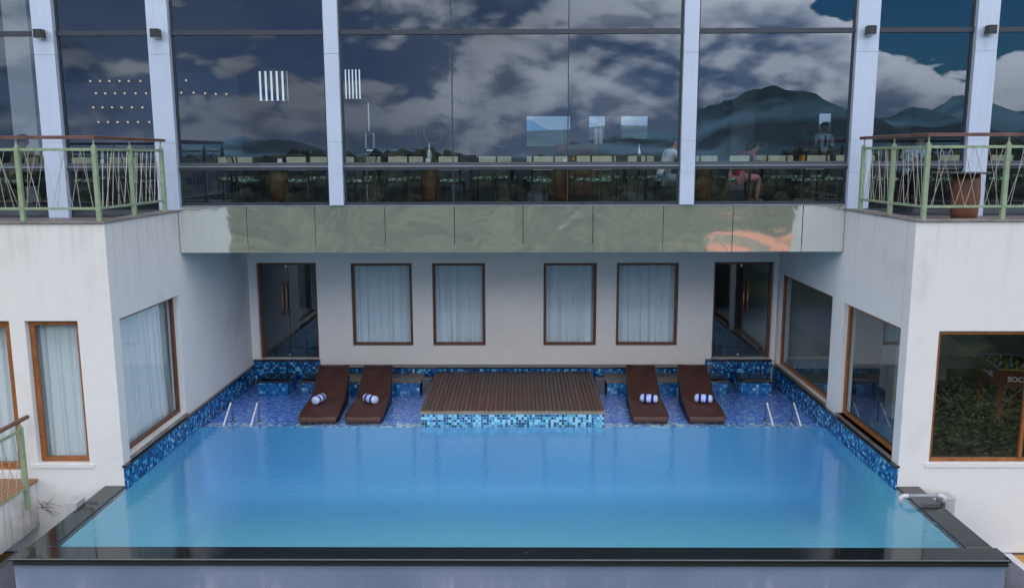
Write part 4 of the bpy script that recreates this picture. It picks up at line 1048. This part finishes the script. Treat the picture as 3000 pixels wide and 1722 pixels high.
def mountains():
    # profile (tangent to the right of straight behind the viewer, rise) of the far ranges
    prof = [(-1.2,.008),(-.9,.012),(-.7,.010),(-.5,.008),(-.40,.012),(-.35,.022),(-.30,.017),(-.22,.008),(-.1,.004),(.02,.004),(.08,.020),(.13,.027),(.19,.034),(.22,.060),(.26,.076),(.30,.088),(.335,.091),(.37,.072),(.41,.048),(.45,.053),(.48,.064),(.50,.056),(.54,.073),(.58,.055),(.7,.04),(.9,.05),(1.3,.02)]
    def P(t):
        for (a, p), (b, q) in zip(prof, prof[1:]):
            if a <= t <= b: k = (t-a)/(b-a); k = k*k*(3-2*k); return p+(q-p)*k
        return .01
    mb = MB(); n = 420; rows = []
    for j in range(9):
        f = j/8; y = -4600-f*1800; row = []
        for i in range(n+1):
            t = -1.3+2.6*i/n; x = t*6000
            z = (P(t)*6000)*f**.8+hnoise(x, y, .0012, 6)*70*f+hnoise(x, y, .006, 4)*16*f-30*(1-f)
            row.append(mb.bm.verts.new((x, y, z)))
        rows.append(row)
    for a, b in zip(rows, rows[1:]):
        for i in range(n): mb.bm.faces.new((a[i], a[i+1], b[i+1], b[i]))
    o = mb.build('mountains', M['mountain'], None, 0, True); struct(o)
    mb = MB(); rows = []      # range behind the hotel, seen through its rear windows
    for j in range(5):
        f = j/4; y = 2600+f*900; rows.append([mb.bm.verts.new((-2600+5200*i/120, y, 150*f+hnoise(i*40, y, .002, 5)*70*f-20)) for i in range(121)])
    for a, b in zip(rows, rows[1:]):
        for i in range(120): mb.bm.faces.new((a[i], a[i+1], b[i+1], b[i]))
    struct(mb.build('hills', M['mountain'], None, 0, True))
mountains()
def forest():
    rnd = random.Random(21); vs = []; fs = []
    bmt = bmesh.new(); bmesh.ops.create_icosphere(bmt, subdivisions=2, radius=1); base = [v.co.copy() for v in bmt.verts]; bf = [[v.index for v in f.verts] for f in bmt.faces]; bmt.free()
    def crown(x, y, z, r, h):
        o = len(vs); ph = rnd.uniform(0, 50)
        for b in base:
            k = 1+.42*noise.noise(b*2.1+Vector((ph,0,0)))+rnd.uniform(-.13,.13)
            vs.append((x+b.x*r*k, y+b.y*r*k, z+b.z*h*k))
        fs.extend([[i+o for i in f] for f in bf])
    for _ in range(5200):
        d = 45*(1+rnd.random()**1.25*9.5); t = rnd.uniform(-.75, .75)
        x, y = t*d*1.15, 14-d
        z = ground_h(x, y); r = rnd.uniform(2.0, 4.4); h = r*rnd.uniform(.7, 1.15)
        crown(x, y, z+h*rnd.uniform(.4, 1.0), r, h)
    for _ in range(900):    # wooded ridge
        t = rnd.uniform(-.9, .9); d = rnd.uniform(300, 460); x, y = t*d, 14-d; z = ground_h(x, y); r = rnd.uniform(3., 6.)
        lift = 6 if -.30 < t < .05 else 0
        crown(x, y, z+r*.8+lift*rnd.uniform(.2,.8), r, r*rnd.uniform(.8,1.5))
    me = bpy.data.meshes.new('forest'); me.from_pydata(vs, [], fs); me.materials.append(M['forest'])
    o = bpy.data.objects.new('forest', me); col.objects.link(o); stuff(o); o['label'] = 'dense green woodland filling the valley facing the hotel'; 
forest()
def undergrowth():
    rnd = random.Random(8); vs = []; fs = []
    for _ in range(560):
        x = rnd.uniform(6.5, 46); y = rnd.uniform(-46, 9.2); z = ground_h(x, y); R0 = rnd.uniform(1.1, 2.4)
        for k in range(280):
            d = Vector((rnd.gauss(0,1), rnd.gauss(0,1), rnd.gauss(0,1))).normalized()*R0*rnd.random()**.4; d.z = abs(d.z)*1.15
            c = Vector((x, y, z+.3))+d; s = rnd.uniform(.045, .115); n = Vector((rnd.gauss(0,1), rnd.gauss(0,1), rnd.gauss(.8,1))).normalized(); a = n.orthogonal().normalized(); b = n.cross(a); o = len(vs)
            vs.extend([c+a*s, c+b*s*.6, c-a*s, c-b*s*.6]); fs.append([o,o+1,o+2,o+3])
    me = bpy.data.meshes.new('undergrowth'); me.from_pydata(vs, [], fs); me.materials.append(M['leaves'])
    o = bpy.data.objects.new('undergrowth', me); col.objects.link(o); stuff(o); o['label'] = 'leafy undergrowth on the slope facing the right window'
undergrowth()
# house with an orange roof down the valley, mirrored in the fascia
hx, hy, hz = 20.5, -38., -7.2
ho = thing('village_house', 'small house with a bright orange tiled roof down the valley', 'house', (hx, hy, hz))
MB().box(hx-4, hx+4, hy-3, hy+3, hz-4, hz+4.2).build('wall', M['house_wall'], ho)
MB().prism([(hy-3.8,hz+4.3),(hy+3.8,hz+4.3),(hy,hz+5.9)], hx-4.8, hx+4.8).build('roof', M['roof_tile'], ho)
for dx in (-2, 2): MB().box(hx+dx-.5, hx+dx+.5, hy+3.0, hy+3.05, hz+1.2, hz+2.6).build('window', M['black_metal'], ho)
# terraces beside the pool tank
struct(MB().box(7.62, 14, 10.7, 15, -2.9, -1.08).build('terrace_ground', M['ochre'], None)); struct(MB().box(-14, -7.60, 10.7, 15, -2.9, -1.08).build('terrace_ground', M['ochre'], None))
struct(MB().box(7.5, 7.62, 10.7, 14, -2.9, -1.06).build('kerb', M['kerb_white'], None)); struct(MB().box(-7.6, -7.48, 10.7, 14, -2.9, -1.06).build('kerb', M['kerb_white'], None))
struct(MB().box(6.14, 7.5, 10.7, 12.2, -2.9, -1.75).build('pavement', M['paving'], None)); struct(MB().box(-7.48, -6.14, 10.7, 12.2, -2.9, -1.75).build('pavement', M['paving'], None))
mb = MB(); mb.box(-13, -XW, YC+.01, YC+.3, -2.9, WALL_Z0); mb.box(XW, 13, YC+.01, YC+.3, -2.9, WALL_Z0); mb.build('plinth_wall', M['paving'], H)

# ------------------------------------------------------------------ sky and sun
SUN_EL, SUN_AZ = R(58), R(172)      # azimuth measured from +Y towards +X
w = bpy.data.worlds.new('World'); scn.world = w; w.use_nodes = True
w.cycles.sampling_method = 'MANUAL'; w.cycles.sample_map_resolution = 256
t = NT(w.node_tree); t.n.clear()
out = t.new('ShaderNodeOutputWorld'); bg = t.new('ShaderNodeBackground')
sky = t.new('ShaderNodeTexSky', sky_type='NISHITA'); sky.sun_disc = False; sky.sun_elevation = SUN_EL; sky.sun_rotation = SUN_AZ
sky.air_density = 1.2; sky.dust_density = .6; sky.ozone_density = 2.5
d = t.new('ShaderNodeTexCoord').outputs['Generated']; s = t.sep(d)
el = s[2]
q = t.comb(s[0], s[1], t.math('MULTIPLY', el, 2.1))
def dens(vec, fine=True):
    a = t.noise(vec, 3.6, 9 if fine else 3, .56, .3)
    if not fine: return a
    wv = t.vmath('ADD', vec, t.vmath('SCALE', t.vmath('SUBTRACT', t.noise(vec, 14., 2, .6, 0, 'Color'), (.5,.5,.5)), None, .07))
    v = t.new('ShaderNodeTexVoronoi', feature='F1'); t.put(v.inputs['Vector'], wv); v.inputs['Scale'].default_value = 16.
    v2 = t.new('ShaderNodeTexVoronoi', feature='F1'); t.put(v2.inputs['Vector'], wv); v2.inputs['Scale'].default_value = 40.
    b = t.math('ADD', t.math('MULTIPLY', t.math('SUBTRACT', .45, v.outputs['Distance']), .17), t.math('MULTIPLY', t.math('SUBTRACT', .45, v2.outputs['Distance']), .075))
    return t.math('ADD', a, b)
D0 = dens(q); D1 = dens(t.vmath('ADD', q, (-.012, 0., .028)))
L0 = dens(q, False); L1 = dens(t.vmath('ADD', q, (-.03, 0., .09)), False)
big = t.noise(q, 2.3, 3, .5, .3)
bank = t.remap(s[0], .17, .27, 0., 1., True)
eb = t.math('SUBTRACT', .180, t.math('MULTIPLY', t.math('MINIMUM', t.math('MAXIMUM', t.math('SUBTRACT', s[0], .29), 0.), .16), .42))
ed = t.math('SUBTRACT', t.math('SUBTRACT', el, eb), t.math('MULTIPLY', t.math('SUBTRACT', D0, .5), .24))
clear = t.math('MULTIPLY', bank, t.remap(ed, -.003, .006, 0., 1., True))
thr = t.math('SUBTRACT', .478, t.math('MULTIPLY', bank, .24))
thr = t.math('SUBTRACT', thr, t.remap(s[0], .1, -.3, 0., .06))
cov = t.math('SUBTRACT', D0, thr)
mask = t.math('MULTIPLY', t.remap(cov, -.03, .05, 0., 1., True), t.math('SUBTRACT', 1., clear))
lit = t.math('ADD', t.math('MULTIPLY', t.remap(t.math('SUBTRACT', L0, L1), -.13, .16, 0., 1.), .62), t.math('MULTIPLY', t.remap(t.math('SUBTRACT', D0, D1), -.055, .075, 0., 1.), .42))
rim = t.math('MULTIPLY', bank, t.remap(ed, -.05, .0, 0., .45))
lit = t.math('ADD', t.math('SUBTRACT', lit, .05), rim, None, True)
lit = t.remap(lit, .12, .95, 0., 1., True)
storm = t.math('MULTIPLY', t.remap(s[0], .26, -.30, 1.1, .62), t.remap(big, .36, .62, .65, 1.25))
cl = t.mixc(lit, (1.7,2.8,5.2), (13.8,14.4,16.6))
cl = t.mixc(1., cl, t.comb(storm,storm,storm), 'MULTIPLY')
behind = t.mixc(t.remap(big, .4, .65, 0., 1.), (1.4,2.2,4.2), (3.4,4.1,6.0))
skyc = t.mixc(bank, behind, t.mixc(1., sky.outputs[0], (.16,.42,.72), 'MULTIPLY'))
cc = t.mixc(mask, skyc, cl)
haze = t.remap(el, .09, .0, 0., .5)
cc = t.mixc(haze, cc, t.mixc(t.remap(s[0], -.2, .3), (2.6,3.2,4.8), (5.2,5.6,6.8)))
band = t.remap(el, .55, .24, .66, 2.9, True)
hi = t.mixc(1., t.mixc(t.noise(q, 2.2, 5, .55), (7.6,7.8,8.5), (11.,11.,11.3)), t.comb(band,band,band), 'MULTIPLY')
sidek = t.remap(t.math('ABSOLUTE', s[0]), .45, .9, .93, 1.25, True)
hi = t.mixc(1., hi, t.comb(sidek,sidek,sidek), 'MULTIPLY')
back = t.remap(s[1], -.1, .25, 0., .8, True)
hi = t.mixc(t.math('MULTIPLY', back, .95), hi, (1.3,1.7,2.3))
veil = t.math('MAXIMUM', t.remap(el, .185, .30, 0., .95, True), back)
cc = t.mixc(veil, cc, hi)
t.put(bg.inputs[0], cc); bg.inputs[1].default_value = .15
t.l.new(bg.outputs[0], out.inputs[0])
sl = bpy.data.lights.new('sun', 'SUN'); sl.energy = .8; sl.angle = R(25); sl.color = (1,.96,.90)
so = bpy.data.objects.new('sun', sl); col.objects.link(so)
sd_ = Vector((math.sin(SUN_AZ)*math.cos(SUN_EL), math.cos(SUN_AZ)*math.cos(SUN_EL), math.sin(SUN_EL)))
so.rotation_euler = (-sd_).to_track_quat('-Z', 'Y').to_euler()
